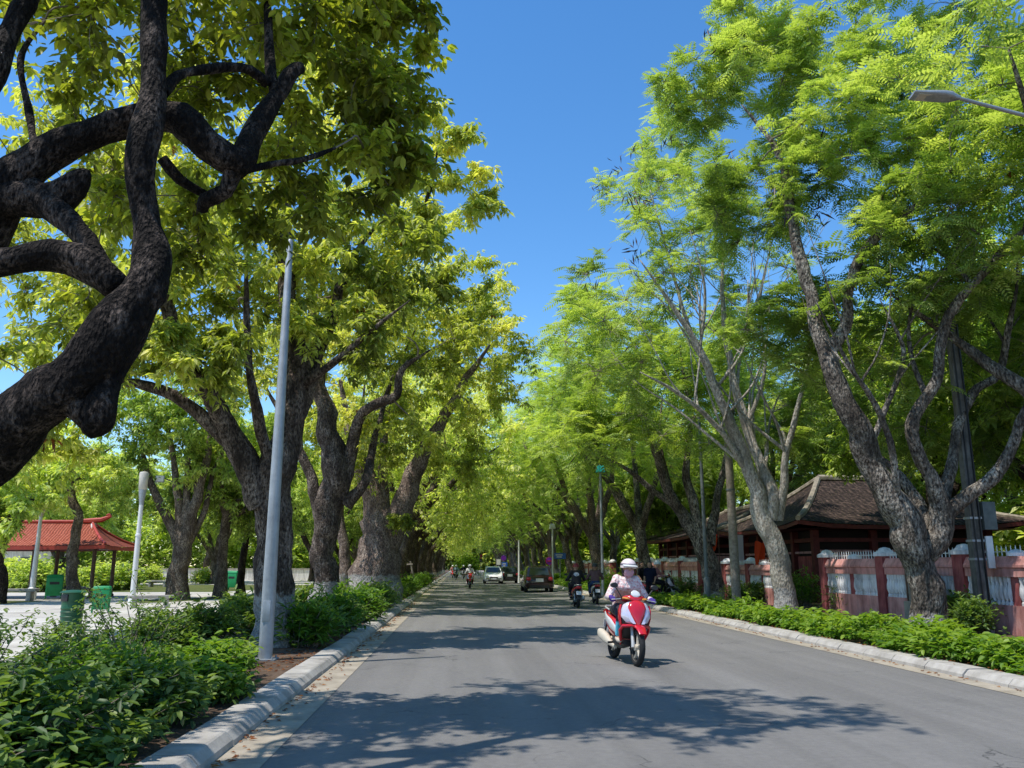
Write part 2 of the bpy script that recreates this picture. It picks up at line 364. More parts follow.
def tubes_np(paths, rad, sides=4):
    n, K, _ = paths.shape
    T = np.gradient(paths, axis=1); T = T/np.maximum(np.linalg.norm(T, axis=2, keepdims=True), 1e-9)
    ref = np.where(np.abs(T[..., 2:3]) < .85, np.array([0, 0, 1.0]), np.array([1.0, 0, 0]))
    U = np.cross(T, ref); U /= np.maximum(np.linalg.norm(U, axis=2, keepdims=True), 1e-9); W = np.cross(T, U)
    a = np.arange(sides)*2*np.pi/sides
    V = paths[:, :, None, :]+(U[:, :, None, :]*np.cos(a)[:, None]+W[:, :, None, :]*np.sin(a)[:, None])*rad[:, :, None, None]
    V = V.reshape(-1, 3); F = []
    i = np.arange(K-1)[:, None]; j = np.arange(sides)[None, :]; k = (j+1) % sides
    q = np.stack([i*sides+j, i*sides+k, (i+1)*sides+k, (i+1)*sides+j], -1).reshape(-1, 4)
    F = (np.arange(n)[:, None, None]*(K*sides)+q[None]).reshape(-1, 4)
    return V, F
def catmull(pts, step):
    P = [np.array(p, float) for p in pts]; out = []
    ext = [2*P[0]-P[1]]+P+[2*P[-1]-P[-2]]
    for i in range(1, len(ext)-2):
        a, b, c, d = ext[i-1:i+3]; k = max(2, int(np.linalg.norm((c-b)[:3])/step))
        for q in range(k):
            t = q/k
            out.append(.5*((2*b)+(-a+c)*t+(2*a-5*b+4*c-d)*t*t+(-a+3*b-3*c+d)*t**3))
    out.append(P[-1]); return out
def limb_geo(pts, step, sides, knob=.14, flare=0.0, seed=0.0, gnarl=0.0):
    S = catmull(pts, step)
    for i, s in enumerate(S):
        e = min(1, i/4, (len(S)-1-i)/4); q = Vector((s[0]*1.5+seed, s[1]*1.5, s[2]*1.5)); v = [noise.noise(q+Vector((17.3*k, 5.1*k+2, 9.7*k))) for k in range(3)]
        for k in range(3): s[k] += v[k]*s[3]*(.35+gnarl)*e
        s[3] *= 1+gnarl*.55*noise.noise(q*1.9+Vector((7, 3, 1)))*e
    rings = []; ref = None; V = []; F = []
    for i, s in enumerate(S):
        p = Vector(s[:3]); r = max(.008, s[3])
        t = (Vector(S[min(i+1, len(S)-1)][:3])-Vector(S[max(i-1, 0)][:3])).normalized()
        if ref is None: ref = Vector((1, 0, 0)) if abs(t.x) < .8 else Vector((0, 1, 0))
        u = (ref-t*ref.dot(t)).normalized(); v = t.cross(u); ref = u
        if flare: r *= 1+flare*math.exp(-max(0, p.z)/.35)
        for k in range(sides):
            a = 2*math.pi*k/sides; d = u*math.cos(a)+v*math.sin(a); q = p+d*r
            nz = noise.noise(Vector((q.x*1.6+seed, q.y*1.6, q.z*1.1)))+.6*noise.noise(Vector((q.x*4.5, q.y*4.5+seed, q.z*3.5)))
            lob = .10*math.sin(5*a+seed)*math.exp(-max(0, p.z)/.6) if flare else 0
            bb_ = max(0, noise.noise(Vector((q.x*3.1+seed, q.y*3.1, q.z*3.1)))-.22)*1.5*gnarl
            V.append(p+d*r*(1+knob*nz+lob+bb_))
    n = len(S)
    for i in range(n-1):
        for k in range(sides):
            m = (k+1) % sides; F.append((i*sides+k, i*sides+m, (i+1)*sides+m, (i+1)*sides+k))
    c = len(V); V.append(Vector(S[-1][:3])+t*max(.008, S[-1][3])*.5)
    tri = [((n-1)*sides+k, (n-1)*sides+(k+1) % sides, c, c) for k in range(sides)]
    return V, F+[(a, b, c2) for a, b, c2, _ in tri], S
def sample_blobs(rng, blobs):
    C = []; RR = []
    for c, r, n in blobs:
        r = np.array(r if hasattr(r, '__len__') else (r, r, r*.8), float); c = np.array(c, float); loc = []
        for _ in range(n):
            best = None; bd = -1
            for _ in range(5):
                d = nrm(rng.normal(0, 1, (1, 3)))[0]*rng.uniform(0, 1)**(1/2.4); p = c+d*r
                q = 9 if not loc else min(np.linalg.norm((p-x)/r) for x in loc)
                if q > bd: bd = q; best = p
            loc.append(best); C.append(best); RR.append(np.cbrt(np.prod(r)/max(1, n))*1.05)
    return np.array(C), np.array(RR)
def make_tree(name, label, cat, base, limbs, blobs, kind='broad', seed=1, bark=None, leaf=None, twigmat=None, group=None, sides=11, step=.22, knob=.14, flare=.2,
              twigs=10, leaves=6, L=(.11, .17), flen=(.4, .62), pods=0, dry=0, hexa=False, tb=.5, twig_r=.007, bare=0, gnarl=.08, tip=.45, wr=.4, droop=(.1, 1.1)):
    """limbs: world-space polylines of (x,y,z,r); blobs: (centre, radii, number of leaf clumps)"""
    rng = np.random.default_rng(seed); base = Vector(base)
    root = thing(name, label, cat, base, 0, group)
    bx = np.array(base)
    TV = []; TF = []; nodes = []
    for li, lb in enumerate(limbs):
        pts = [(p[0]-base.x, p[1]-base.y, p[2]-base.z, p[3]*(tip if j == len(lb)-1 and p[3] < .2 else 1)) for j, p in enumerate(lb)]
        V, F, S = limb_geo(pts, step, sides if pts[0][3] > .12 else max(6, sides-4), knob, flare if li == 0 else 0, seed*1.7+li, gnarl)
        o = len(TV); TV += [tuple(v) for v in V]; TF += [tuple(i+o for i in f) for f in F]
        nodes += [s for j, s in enumerate(S) if j % 2 == 0 and (li > 0 or s[2] > 2)]
    nodes = np.array(nodes) if nodes else np.array([[0, 0, 1.5, .1]])
    me = bpy.data.meshes.new('trunk'); me.from_pydata(TV, [], TF); me.materials.append(bark); me.shade_smooth()
    tr = bpy.data.objects.new('trunk', me); COL.objects.link(tr); tr.parent = root
    C, CR = sample_blobs(rng, [(np.array(c, float)-bx, r, n) for c, r, n in blobs])
    # branches: join each clump to the nearest wood
    NP = nodes[:, :3].copy(); NR = nodes[:, 3].copy(); left = list(range(len(C)))
    d0 = np.array([np.min(np.linalg.norm(NP-c, axis=1)) for c in C]); arg = np.array([np.argmin(np.linalg.norm(NP-c, axis=1)) for c in C])
    paths = []; rads = []
    for _ in range(len(C)):
        i = min(left, key=lambda q: d0[q]); left.remove(i)
        p0 = NP[arg[i]]; c = C[i]; ln = np.linalg.norm(c-p0)
        mid = (p0+c)/2+np.array([0, 0, .12*ln])+rng.normal(0, .10*ln+.02, 3); mid2 = rng.normal(0, .05*ln, 3)
        t = np.linspace(0, 1, 7)[:, None]; path = (1-t)**2*p0+2*t*(1-t)*mid+t*t*c+np.sin(t*np.pi*2)*mid2
        r0 = min(.65*NR[arg[i]], .015+.016*ln); rr = np.linspace(r0, .010, 7)
        paths.append(path); rads.append(rr)
        NP = np.concatenate([NP, path[2:]]); NR = np.concatenate([NR, rr[2:]]); k0 = len(NP)-5
        for q in left:
            dd = np.linalg.norm(path[2:]-C[q], axis=1); j = int(np.argmin(dd))
            if dd[j]*1.12 < d0[q]: d0[q] = dd[j]; arg[q] = k0+j
    V, F = tubes_np(np.array(paths), np.array(rads), 5)
    # twigs
    n = len(C); nt_ = n*twigs
    d = rng.normal(0, 1, (nt_, 3)); d[:, 2] += .25; d = nrm(d); ci = np.repeat(np.arange(n), twigs)
    ln = (CR[ci]*rng.uniform(.55, 1.15, nt_))[:, None]
    t = np.linspace(0, 1, 5); st = C[ci]
    tw = st[:, None, :]+d[:, None, :]*ln[:, None, :]*t[None, :, None]
    tw += rng.normal(0, .045, tw.shape)*t[None, :, None]*ln[:, None, :]; tw[:, :, 2] -= (ln*.16)*(t**2)[None, :]
    rd = np.outer(np.ones(nt_), np.linspace(twig_r, twig_r*.4, 5))
    V2, F2 = tubes_np(tw, rd, 3)
    npmesh('twig_sprays', np.concatenate([V, V2]), np.concatenate([F, F2+len(V)]), twigmat or M['twig'], root, smooth=True)
    hasl = rng.uniform(0, 1, nt_) >= bare if bare else np.ones(nt_, bool)
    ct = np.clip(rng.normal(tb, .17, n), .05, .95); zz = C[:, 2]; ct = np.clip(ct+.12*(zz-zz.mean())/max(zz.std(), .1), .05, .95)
    us = np.array([.25, .42, .58, .72, .86, 1.0]) if kind != 'fern' else np.array([.3, .55, .8, 1.0])
    idx = np.clip((us*4), 0, 3.999); a = idx.astype(int); fr = idx-a
    twl = tw[hasl]
    A = twl[:, a]*(1-fr)[None, :, None]+twl[:, a+1]*fr[None, :, None]
    A = A.reshape(-1, 3)+rng.normal(0, .04, (len(twl)*len(us), 3)); T = np.repeat(ct[ci[hasl]], len(us)); DR = np.repeat(d[hasl], len(us), 0)
    if kind == 'fern':
        A = np.repeat(A, leaves, 0); T = np.repeat(T, leaves); DR = np.repeat(DR, leaves, 0)
        V, F, tt = fronds(rng, A, DR, T, flen)
    else:
        V, F, tt = rosettes(rng, A, T, leaves, L, droop, wr, hexa)
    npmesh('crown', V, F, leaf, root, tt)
    if pods:
        sel = rng.integers(0, len(C), pods); hi = C[:, 2] > np.percentile(C[:, 2], 40); sel = sel[hi[sel]]
        k = 9; pt = np.repeat(C[sel]+d[sel*twigs]*CR[sel][:, None]*1.1, k, 0)+rng.normal(0, .2, (len(sel)*k, 3))
        dd = rng.normal(0, .5, pt.shape); dd[:, 2] -= .8; dd = nrm(dd); Ls = rng.uniform(.22, .5, len(pt))
        V, F, tt = leaf_geo(pt, dd, nrm(rng.normal(0, 1, pt.shape)), Ls, Ls*.14, rng.uniform(0, 1, len(pt)))
        npmesh('seed_pod_sprays', V, F, M['pod'], root, tt)
    if dry:
        s = rng.integers(0, len(A), dry); V, F, tt = rosettes(rng, A[s], rng.uniform(0, 1, dry), 6, (L[0]*1.1, L[1]*1.1), (.5, 1.4), .38)
        npmesh('dry_leaves', V, F, M['leaf_dry'], root, tt)
    return root
def shrub(name, label, loc, rx, ry, h, n_stem, leaves, L, mat, seed, group=None, cat='shrub', dense=True, wr=.45, rz=0.0, tb=.5, hexa=True, droop=(-.5, .9), nw=10):
    rng = np.random.default_rng(seed); root = thing(name, label, cat, loc, rz, group)
    d = rng.normal(0, 1, (n_stem, 3)); d[:, 2] = np.abs(d[:, 2])*1.2+.25; d = nrm(d); d *= np.array([rx, ry, h])*rng.uniform(.75, 1.1, (n_stem, 1))
    b = rng.uniform(-.35, .35, (n_stem, 3))*np.array([rx, ry, 0]); t = np.linspace(0, 1, 5)
    P = b[:, None]+d[:, None]*t[None, :, None]*np.array([1, 1, 1])+np.stack([np.zeros(5), np.zeros(5), h*.14*np.sin(t*np.pi)], 1)[None]
    P += rng.normal(0, .05*h, P.shape)*t[None, :, None]
    V, F = tubes_np(P, np.outer(np.ones(n_stem), np.linspace(.011, .004, 5)), 3)
    npmesh('stem', V, F, M['twig'], root)
    us = np.linspace(.25 if dense else .35, 1, nw); idx = np.clip(us*4, 0, 3.999); a = idx.astype(int); fr = idx-a
    A = (P[:, a]*(1-fr)[None, :, None]+P[:, a+1]*fr[None, :, None]).reshape(-1, 3)
    sp = .10 if dense else .035
    A = A+rng.normal(0, sp*max(rx, h), A.shape); A[:, 2] = np.abs(A[:, 2])+.02
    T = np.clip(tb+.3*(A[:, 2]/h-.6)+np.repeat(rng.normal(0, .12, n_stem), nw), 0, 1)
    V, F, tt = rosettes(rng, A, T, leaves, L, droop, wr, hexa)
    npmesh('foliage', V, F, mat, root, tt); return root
def groundcover(name, region, n, h, L, mat, seed, m=5, wr=.5, tb=.55, spread=.6):
    rng = np.random.default_rng(seed); P = region(rng, n); A = P.copy()
    hh = np.array([.62+.75*noise.noise(Vector((p[0]*1.1, p[1]*1.1, seed))) + .45*noise.noise(Vector((p[0]*5, p[1]*5, seed))) for p in P])
    u = rng.uniform(.25, 1, n)
    A[:, 2] += np.maximum(.04, h*hh*u)
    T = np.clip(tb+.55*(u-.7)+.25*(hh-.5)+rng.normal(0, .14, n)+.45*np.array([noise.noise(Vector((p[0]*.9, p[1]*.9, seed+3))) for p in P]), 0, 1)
    V, F, tt = rosettes(rng, A, T, m, L, (-.5, .8), wr, True)
    o = npmesh(name, V, F, mat, None, tt); return o
# ------------------------------------------------------------------ setting
XL, XR = -1.95, 7.15            # kerb faces
def sheet(name, x0, x1, y0, y1, z, mat):
    m = MB(); m.quad((x0, y0, z), (x1, y0, z), (x1, y1, z), (x0, y1, z)); return setp(m.build(name, mat, smooth=0), kind='structure')
sheet('ground', -1500, 1500, -300, 2200, -.03, M['ground'])
sheet('road', XL-.02, XR+.02, -20, 320, 0, M['asphalt'])
sheet('gutter_left', XL-.02, XL+.42, -20, 320, .005, M['gutter'])
sheet('gutter_right', XR-.32, XR+.02, -20, 320, .005, M['gutter'])
sheet('verge_left', -6.2, XL-.38, -20, 320, .10, M['soil'])
sheet('verge_right', XR+.38, 12.6, -20, 320, .10, M['soil'])
sheet('plaza', -140, -6.2, -20, 320, .104, M['plaza'])
sheet('temple_yard', 12.6, 120, -20, 320, .10, M['soil'])
def kerb(name, x, s):
    m = MB(); prof = [(0, -.02), (.01, .05), (.075, .115), (.10, .125), (.38, .127), (.40, .115), (.40, -.02)]
    y = -12.0; rng = random.Random(4 if s > 0 else 5)
    while y < 150:
        d = rng.uniform(-.006, .006); e = rng.uniform(-.008, .008)
        m.ring_loft([[Vector((x+s*p[0]+d, yy, p[1]+(e if p[1] > 0 else 0))) for p in prof] for yy in (y+.012, y+.988)]); y += 1.0
    m.ring_loft([[Vector((x+s*p[0], yy, p[1])) for p in prof] for yy in (150, 320)])
    return setp(m.build(name, M['concrete'], smooth=18), kind='structure')
kerb('kerb_left', XL, -1); kerb('kerb_right', XR, 1)
def patch(name, pts, z, mat):
    m = MB(); rng = random.Random(len(name)); out = []
    for i, p in enumerate(pts):
        q = pts[(i+1) % len(pts)]
        for k in range(6):
            t = k/6; out.append((p[0]+(q[0]-p[0])*t+rng.uniform(-.25, .25), p[1]+(q[1]-p[1])*t+rng.uniform(-.25, .25), z))
    m.poly(out); return setp(m.build(name, mat, smooth=0), kind='structure')
patch('lawn', [(-40, 34.5), (-18.0, 33), (-17.4, 37.5), (-40, 39)], .109, M['lawn'])
patch('lawn', [(-40, 24), (-12.5, 23), (-12.8, 25.5), (-40, 27)], .109, M['lawn'])
patch('lawn', [(-12.5, 35), (-7.0, 46), (-7.4, 49), (-14, 38)], .109, M['lawn'])
patch('lawn', [(-70, 50), (-13, 50), (-11, 68), (-70, 70)], .109, M['lawn'])
patch('lawn', [(-12, 58), (-6.6, 58), (-6.6, 120), (-10, 120)], .109, M['lawn'])

# ------------------------------------------------------------------ trees: the big dark one in front, left
def px(*p): return [(*at(a, b, Y), r) for a, b, Y, r in p]
FB = Vector((-4.75, 6.3, .1))
limbs = [[(-4.75, 6.3, .05, .34), (-4.72, 6.25, .7, .30)]+px((-150, 545, 6.15, .25), (-70, 500, 6.12, .22), (0, 452, 6.1, 0.205), (60, 388, 6.0, 0.190), (118, 330, 6.0, 0.175), (146, 285, 6.05, 0.129), (148, 200, 6.15, 0.114), (150, 100, 6.2, 0.103), (156, 0, 6.3, 0.091), (172, -150, 6.6, 0.076), (200, -330, 7.0, 0.053)),
         [(-4.7, 6.35, 1.4, 0.228), (-4.6, 6.5, 2.4, 0.213)]+px((-10, 215, 6.5, 0.182), (40, 165, 6.5, 0.152), (85, 132, 6.5, 0.129), (130, 122, 6.6, 0.118), (180, 122, 6.6, 0.122), (212, 148, 6.7, 0.122), (240, 165, 6.8, 0.114), (262, 120, 7.0, 0.091), (290, 74, 7.2, 0.084), (300, 68, 7.3, 0.068)),
         px((232, 172, 6.75, 0.091), (226, 190, 6.8, 0.076), (206, 200, 6.85, 0.068), (203, 211, 6.9, 0.053)),
         px((162, 158, 6.7, 0.053), (180, 180, 6.8, 0.046), (206, 195, 6.9, 0.038)),
         px((162, 92, 6.3, 0.053), (185, 72, 6.5, 0.047), (220, 66, 6.8, 0.044), (250, 70, 7.0, 0.042), (268, 84, 7.1, 0.038)),
         px((246, 170, 6.8, 0.038), (275, 165, 7.0, 0.034), (300, 162, 7.2, 0.030), (335, 148, 7.6, 0.015)),
         px((-60, 262, 5.9, 0.129), (0, 266, 5.95, 0.106), (50, 258, 6.0, 0.099), (90, 268, 6.0, 0.099), (118, 288, 6.0, 0.099)),
         px((30, 190, 6.4, 0.114), (62, 215, 6.3, 0.091), (90, 248, 6.1, 0.084), (112, 280, 6.0, 0.084)),
         px((-30, 210, 6.5, 0.152), (10, 205, 6.4, 0.152), (50, 200, 6.4, 0.144), (78, 178, 6.4, 0.091), (88, 172, 6.4, 0.046)),
         px((-60, 150, 6.2, 0.122), (-10, 70, 6.3, 0.106), (18, 18, 6.4, 0.091), (40, -40, 6.6, 0.076), (80, -200, 7, 0.053)),
         px((150, 300, 6.05, .085), (128, 345, 6.0, .075), (110, 378, 5.95, .075), (99, 400, 5.9, .115), (95, 415, 5.9, .13), (93, 426, 5.9, .12), (92, 434, 5.9, .08)),
         px((40, 405, 6.0, 0.152), (72, 402, 5.95, 0.106), (92, 420, 5.9, 0.091)),
         px((275, 100, 7.1, 0.046), (272, 70, 7.2, 0.042), (270, 30, 7.4, 0.038), (266, -40, 7.8, 0.030)),
         px((40, 165, 6.5, 0.038), (28, 110, 6.8, 0.030), (20, 60, 7.0, 0.023), (45, 20, 7.3, 0.015))]
bl = [(at(40, 60, 8), (1.6, 1.1, .8), 7), (at(170, 20, 8), (1.4, 1.1, .8), 10), (at(255, 30, 8.3), (1.2, 1.0, .7), 8), (at(345, 45, 8.6), (1.1, 1.0, .75), 9),
      (at(395, 40, 9.2), (.55, .8, .6), 8), (at(330, 160, 8.8), (1.0, .9, .62), 8), (at(385, 140, 9.4), (.55, .7, .65), 7), (at(210, 205, 8.6), (1.3, .8, .45), 7), (at(90, 200, 9.5), (1.8, .8, 1.0), 8),
      (at(20, 330, 9.5), (1.2, .8, .8), 4), (at(200, -150, 8), (2.6, 1.8, 1.1), 16), (at(30, -120, 7), (2.2, 1.8, 1.0), 10), (at(380, -100, 8), (1.2, 1.3, .8), 9), (at(300, -330, 7.5), (2.2, 1.8, 1.1), 12)]
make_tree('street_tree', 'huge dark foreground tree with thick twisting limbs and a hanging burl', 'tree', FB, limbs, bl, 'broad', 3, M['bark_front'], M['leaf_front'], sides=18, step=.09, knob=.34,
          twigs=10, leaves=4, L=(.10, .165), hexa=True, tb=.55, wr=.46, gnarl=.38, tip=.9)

# ---- left roadside row
def jit(rng, p, s): return tuple(p[i]+rng.uniform(-s, s) for i in range(3))
b = gp(273, 646); L2 = b
limbs = [[(*(b-Vector((0, 0, 0.090))), 0.405), (*(b+Vector((0, 0, 0.900))), 0.360), (*at(272, 540, 16.5), 0.342), (*at(268, 490, 16.5), 0.378)]+px((285, 440, 16.6, 0.324), (296, 380, 16.7, 0.252), (289, 300, 16.9, 0.198), (285, 220, 17.2, 0.135), (290, 130, 17.6, 0.090)),
         px((262, 505, 16.4, 0.252), (240, 450, 16.2, 0.222), (207, 392, 15.8, 0.178), (178, 350, 15.5, 0.148), (166, 300, 15.2, 0.126), (150, 240, 15.0, 0.089), (120, 190, 14.6, 0.059)),
         px((240, 450, 16.2, 0.163), (205, 418, 16, 0.126), (165, 392, 15.8, 0.111), (110, 382, 15.6, 0.081), (60, 395, 15.4, 0.044)),
         px((278, 480, 16.6, 0.222), (305, 400, 17.0, 0.163), (318, 350, 17.4, 0.133), (332, 322, 17.7, 0.118), (345, 270, 18.2, 0.081), (380, 220, 18.8, 0.052)),
         px((295, 390, 16.8, 0.118), (330, 365, 16.2, 0.074), (375, 328, 15.8, 0.044), (410, 300, 15.4, 0.022)),
         px((345, 285, 18.2, 0.074), (400, 250, 18.6, 0.044), (430, 190, 19, 0.037), (440, 130, 19.3, 0.026)),
         px((272, 470, 16.3, 0.148), (255, 400, 15.8, 0.096), (247, 340, 15.6, 0.074), (246, 255, 15.4, 0.052))]
bl = [(at(210, 270, 16), (2.2, 1.9, 1.6), 15), (at(300, 250, 18), (2.0, 1.8, 1.5), 15), (at(390, 260, 17.5), (1.3, 1.5, 1.2), 10), (at(445, 150, 19), (.75, .8, 1.3), 5), (at(480, 180, 19.5), (.45, .7, .9), 4), (at(420, 215, 18.5), (.8, 1, .8), 6),
      (at(110, 330, 15.5), (1.9, 1.5, 1.1), 9), (at(200, 350, 15), (.9, .9, .7), 5), (at(330, 330, 16.5), (1.2, 1.2, .7), 7), (at(260, 120, 18), (3, 2, 1.6), 13), (at(120, 150, 17), (2.6, 2, 1.6), 10), (at(30, 420, 16), (1.5, 1.2, .7), 4), (at(40, 230, 17.5), (2.2, 1.2, 1.4), 8), (at(60, 320, 18.5), (1.6, 1.0, 1.0), 5), (at(180, 190, 18), (1.8, 1.2, 1.2), 7), (at(350, 100, 19), (1.6, 1.6, 1.5), 8)]
make_tree('street_tree', 'rough dark roadside tree right behind the grey lamp pole, whitewashed at its foot', 'tree', b, limbs, bl, 'broad', 11, M['bark_painted'], M['leaf_broad'], sides=16, step=.16, knob=.26, twigs=12, leaves=6, L=(.14, .23), tb=.55, group='left row of roadside trees', dry=26)
b = gp(322, 613)
limbs = [[(*(b-Vector((0, 0, 0.086))), 0.473), (*(b+Vector((0, 0, 1.032))), 0.387), (*at(324, 540, b.y), 0.378), (*at(330, 500, b.y), 0.482)]+px((336, 465, b.y, 0.430), (330, 430, b.y, 0.361), (318, 380, b.y+.3, 0.258), (312, 320, b.y+.6, 0.172), (318, 240, b.y+1, 0.103)),
         px((340, 500, b.y, 0.258), (352, 450, b.y, 0.206), (360, 415, b.y-.4, 0.172), (378, 403, b.y-.8, 0.155), (396, 396, b.y-1, 0.138), (402, 370, b.y-1.2, 0.095), (430, 350, b.y-1.4, 0.052)),
         px((345, 505, b.y, 0.224), (365, 480, b.y, 0.172), (375, 440, b.y+.6, 0.120), (392, 380, b.y+1.2, 0.077), (420, 320, b.y+2, 0.043)),
         px((320, 510, b.y, 0.224), (308, 470, b.y, 0.172), (288, 430, b.y+.2, 0.120), (262, 380, b.y+.4, 0.069))]
bl = [(at(330, 330, b.y), (2.6, 2.4, 1.9), 16), (at(410, 330, b.y), (2.0, 2.2, 1.7), 14), (at(460, 290, b.y+2), (1.5, 1.8, 1.3), 10), (at(470, 340, b.y), (1.3, 1.6, 1.1), 7), (at(390, 430, b.y+1), (1.6, 1.6, .9), 6), (at(250, 360, b.y+2), (2.2, 2, 1.6), 10), (at(380, 220, b.y+3), (3, 2.4, 1.9), 15)]
make_tree('street_tree', 'second whitewashed roadside tree past the lamp pole, with round knots on its trunk', 'tree', b, limbs, bl, 'broad', 12, M['bark_painted'], M['leaf_broad'], sides=14, step=.2, knob=.28, twigs=11, leaves=6, L=(.15, .23), tb=.58, group='left row of roadside trees', dry=8)
b = gp(346, 600)
limbs = [[(*(b-Vector((0, 0, .1))), .30), (*at(345, 560, b.y), .25), (*at(339, 510, b.y), .22), (*at(345, 470, b.y), .18), (*at(360, 430, b.y), .12), (*at(365, 380, b.y), .07)],
         px((340, 500, b.y, .14), (328, 460, b.y, .1), (320, 420, b.y, .06))]
bl = [(at(350, 420, b.y), (2.2, 2, 1.6), 12), (at(320, 400, b.y), (1.5, 1.5, 1.2), 7)]
make_tree('street_tree', 'slim tree with a bare narrow trunk between the knotted tree and the fat pinkish trunk', 'tree', b, limbs, bl, 'broad', 13, M['bark_fat'], M['leaf_broad'], sides=11, twigs=11, leaves=6, L=(.15, .24), tb=.6, group='left row of roadside trees')
b = gp(373, 604)
limbs = [[(*(b-Vector((0, 0, .1))), 1.02), (*(b+Vector((0.05, 0, .8))), .95), (*at(376, 565, b.y), .88), (*at(382, 530, b.y), .80)]+px((374, 500, b.y, .50), (362, 465, b.y, .36), (350, 430, b.y, .24), (340, 380, b.y, .14)),
         px((388, 540, b.y, .55), (404, 505, b.y, .45), (418, 465, b.y, .35), (436, 430, b.y, .26), (462, 385, b.y-.5, .17), (490, 345, b.y-1, .1)),
         px((385, 525, b.y, .3), (382, 480, b.y+.4, .22), (385, 430, b.y+.8, .15), (400, 370, b.y+1.2, .08))]
bl = [(at(370, 430, b.y-1), (2.6, 2.4, 1.9), 12), (at(440, 390, b.y), (3.0, 3.0, 2.2), 20), (at(490, 350, b.y+1), (2.2, 2.6, 1.7), 12), (at(430, 300, b.y+2), (3.6, 3, 2.2), 18), (at(400, 520, b.y-1.2), (.35, .3, .45), 2), (at(360, 350, b.y+1), (3, 2.5, 2), 12), (at(455, 460, b.y+2), (1.6, 1.8, 1.0), 6)]
FAT = make_tree('street_tree', 'very fat forked trunk, pinkish brown with whitewashed foot, nearest the left kerb', 'tree', b, limbs, bl, 'broad', 14, M['bark_fat'], M['leaf_broad'], sides=16, step=.25, knob=.16, twigs=11, leaves=6, L=(.16, .25), tb=.62, group='left row of roadside trees')

def generic(name, label, kind, seed, loc, lean, group=None, H=13.0, W=5.2, bark=None, leaf=None, nclump=64, pods=0, r=.45, twigmat=None, fork=3.6, tb=.6, low=5.2):
    rng = random.Random(seed); x, y = loc; z0 = .1; limbs = []
    fk = (x+lean*.25, y+rng.uniform(-.3, .3), fork)
    limbs.append([(x, y, z0-.1, r*1.15), (x+rng.uniform(-.1, .1), y, 1.2, r*.95), (x+lean*.1+rng.uniform(-.15, .15), y, fork*.6, r*.85), (*fk, r*.8)])
    n = 5; tips = []; lows = []
    for i in range(n):
        a = 2*math.pi*i/n+rng.uniform(-.4, .4); ex = (lean if math.cos(a)*lean > 0 else 0)
        tx, ty, tz = x+lean*.6+math.cos(a)*W*.62+ex*.5, y+math.sin(a)*W*.6, rng.uniform(.5, .82)*H
        m1 = (fk[0]+(tx-fk[0])*.35+rng.uniform(-.4, .4), fk[1]+(ty-fk[1])*.35+rng.uniform(-.4, .4), fk[2]+(tz-fk[2])*.35)
        m2 = (fk[0]+(tx-fk[0])*.68+rng.uniform(-.5, .5), fk[1]+(ty-fk[1])*.68+rng.uniform(-.5, .5), fk[2]+(tz-fk[2])*.72)
        lows.append((m2[0], m2[1], m2[2]-.5)); limbs.append([(fk[0], fk[1], fk[2]-.3, r*.6), (*m1, r*.42), (*m2, r*.26), (tx, ty, tz, r*.12)]); tips.append((tx, ty, tz))
    bl = [((x+lean*.7, y, H*.80), (W*.72, W*.72, H*.18), int(nclump*.25))]
    for t in tips: bl.append(((t[0], t[1], t[2]-.3), (W*.42, W*.42, H*.15), int(nclump*.10)))
    for t in (lows if low > 0 else []): bl.append(((t[0], t[1], t[2]), (W*.34, W*.34, H*.13), max(1, int(nclump*.05))))
    kw = dict(twigs=11, leaves=6, L=(.18, .30)) if kind == 'broad' else dict(twigs=9, leaves=3, flen=(.42, .66))
    return make_tree(name, label, 'tree', (x, y, z0), limbs, bl, kind, seed, bark, leaf, sides=9, step=.4, knob=.22, tb=tb, pods=pods, group=group, twigmat=twigmat, twig_r=.010, **kw)
far_lab = 'distant leaning tree of the left row, lost in the green tunnel past the fat trunk'
gl = [generic('street_tree', 'roadside tree with dark forked trunk just past the wooden stake frame at the left kerb', 'broad', 21, (-3.7, 43.5), 2.1, 'left row of roadside trees', 13.5, 5.6, M['bark_row'], M['leaf_row_broad_lit'], r=.44, tb=.8),
      generic('street_tree', 'roadside tree leaning over the left kerb, second past the wooden stake frame', 'broad', 22, (-3.4, 51.5), 2.3, 'left row of roadside trees', 14.5, 5.6, M['bark_row'], M['leaf_row_broad_lit'], r=.4, tb=.8),
      generic('street_tree', 'roadside tree leaning over the left kerb, third past the wooden stake frame', 'broad', 23, (-3.8, 60), 2.2, 'left row of roadside trees', 13, 5.8, M['bark_row'], M['leaf_row_broad_lit'], r=.46, tb=.8)]
rr = random.Random(7); y = 68.5; k = 0
while y < 215:
    dup(gl[k % 3], (-3.6+rr.uniform(-.4, .4), y, .1), rr.uniform(-.35, .35), rr.uniform(.92, 1.15), far_lab, 'far trees of the left row'); y += rr.uniform(9, 11.5); k += 1

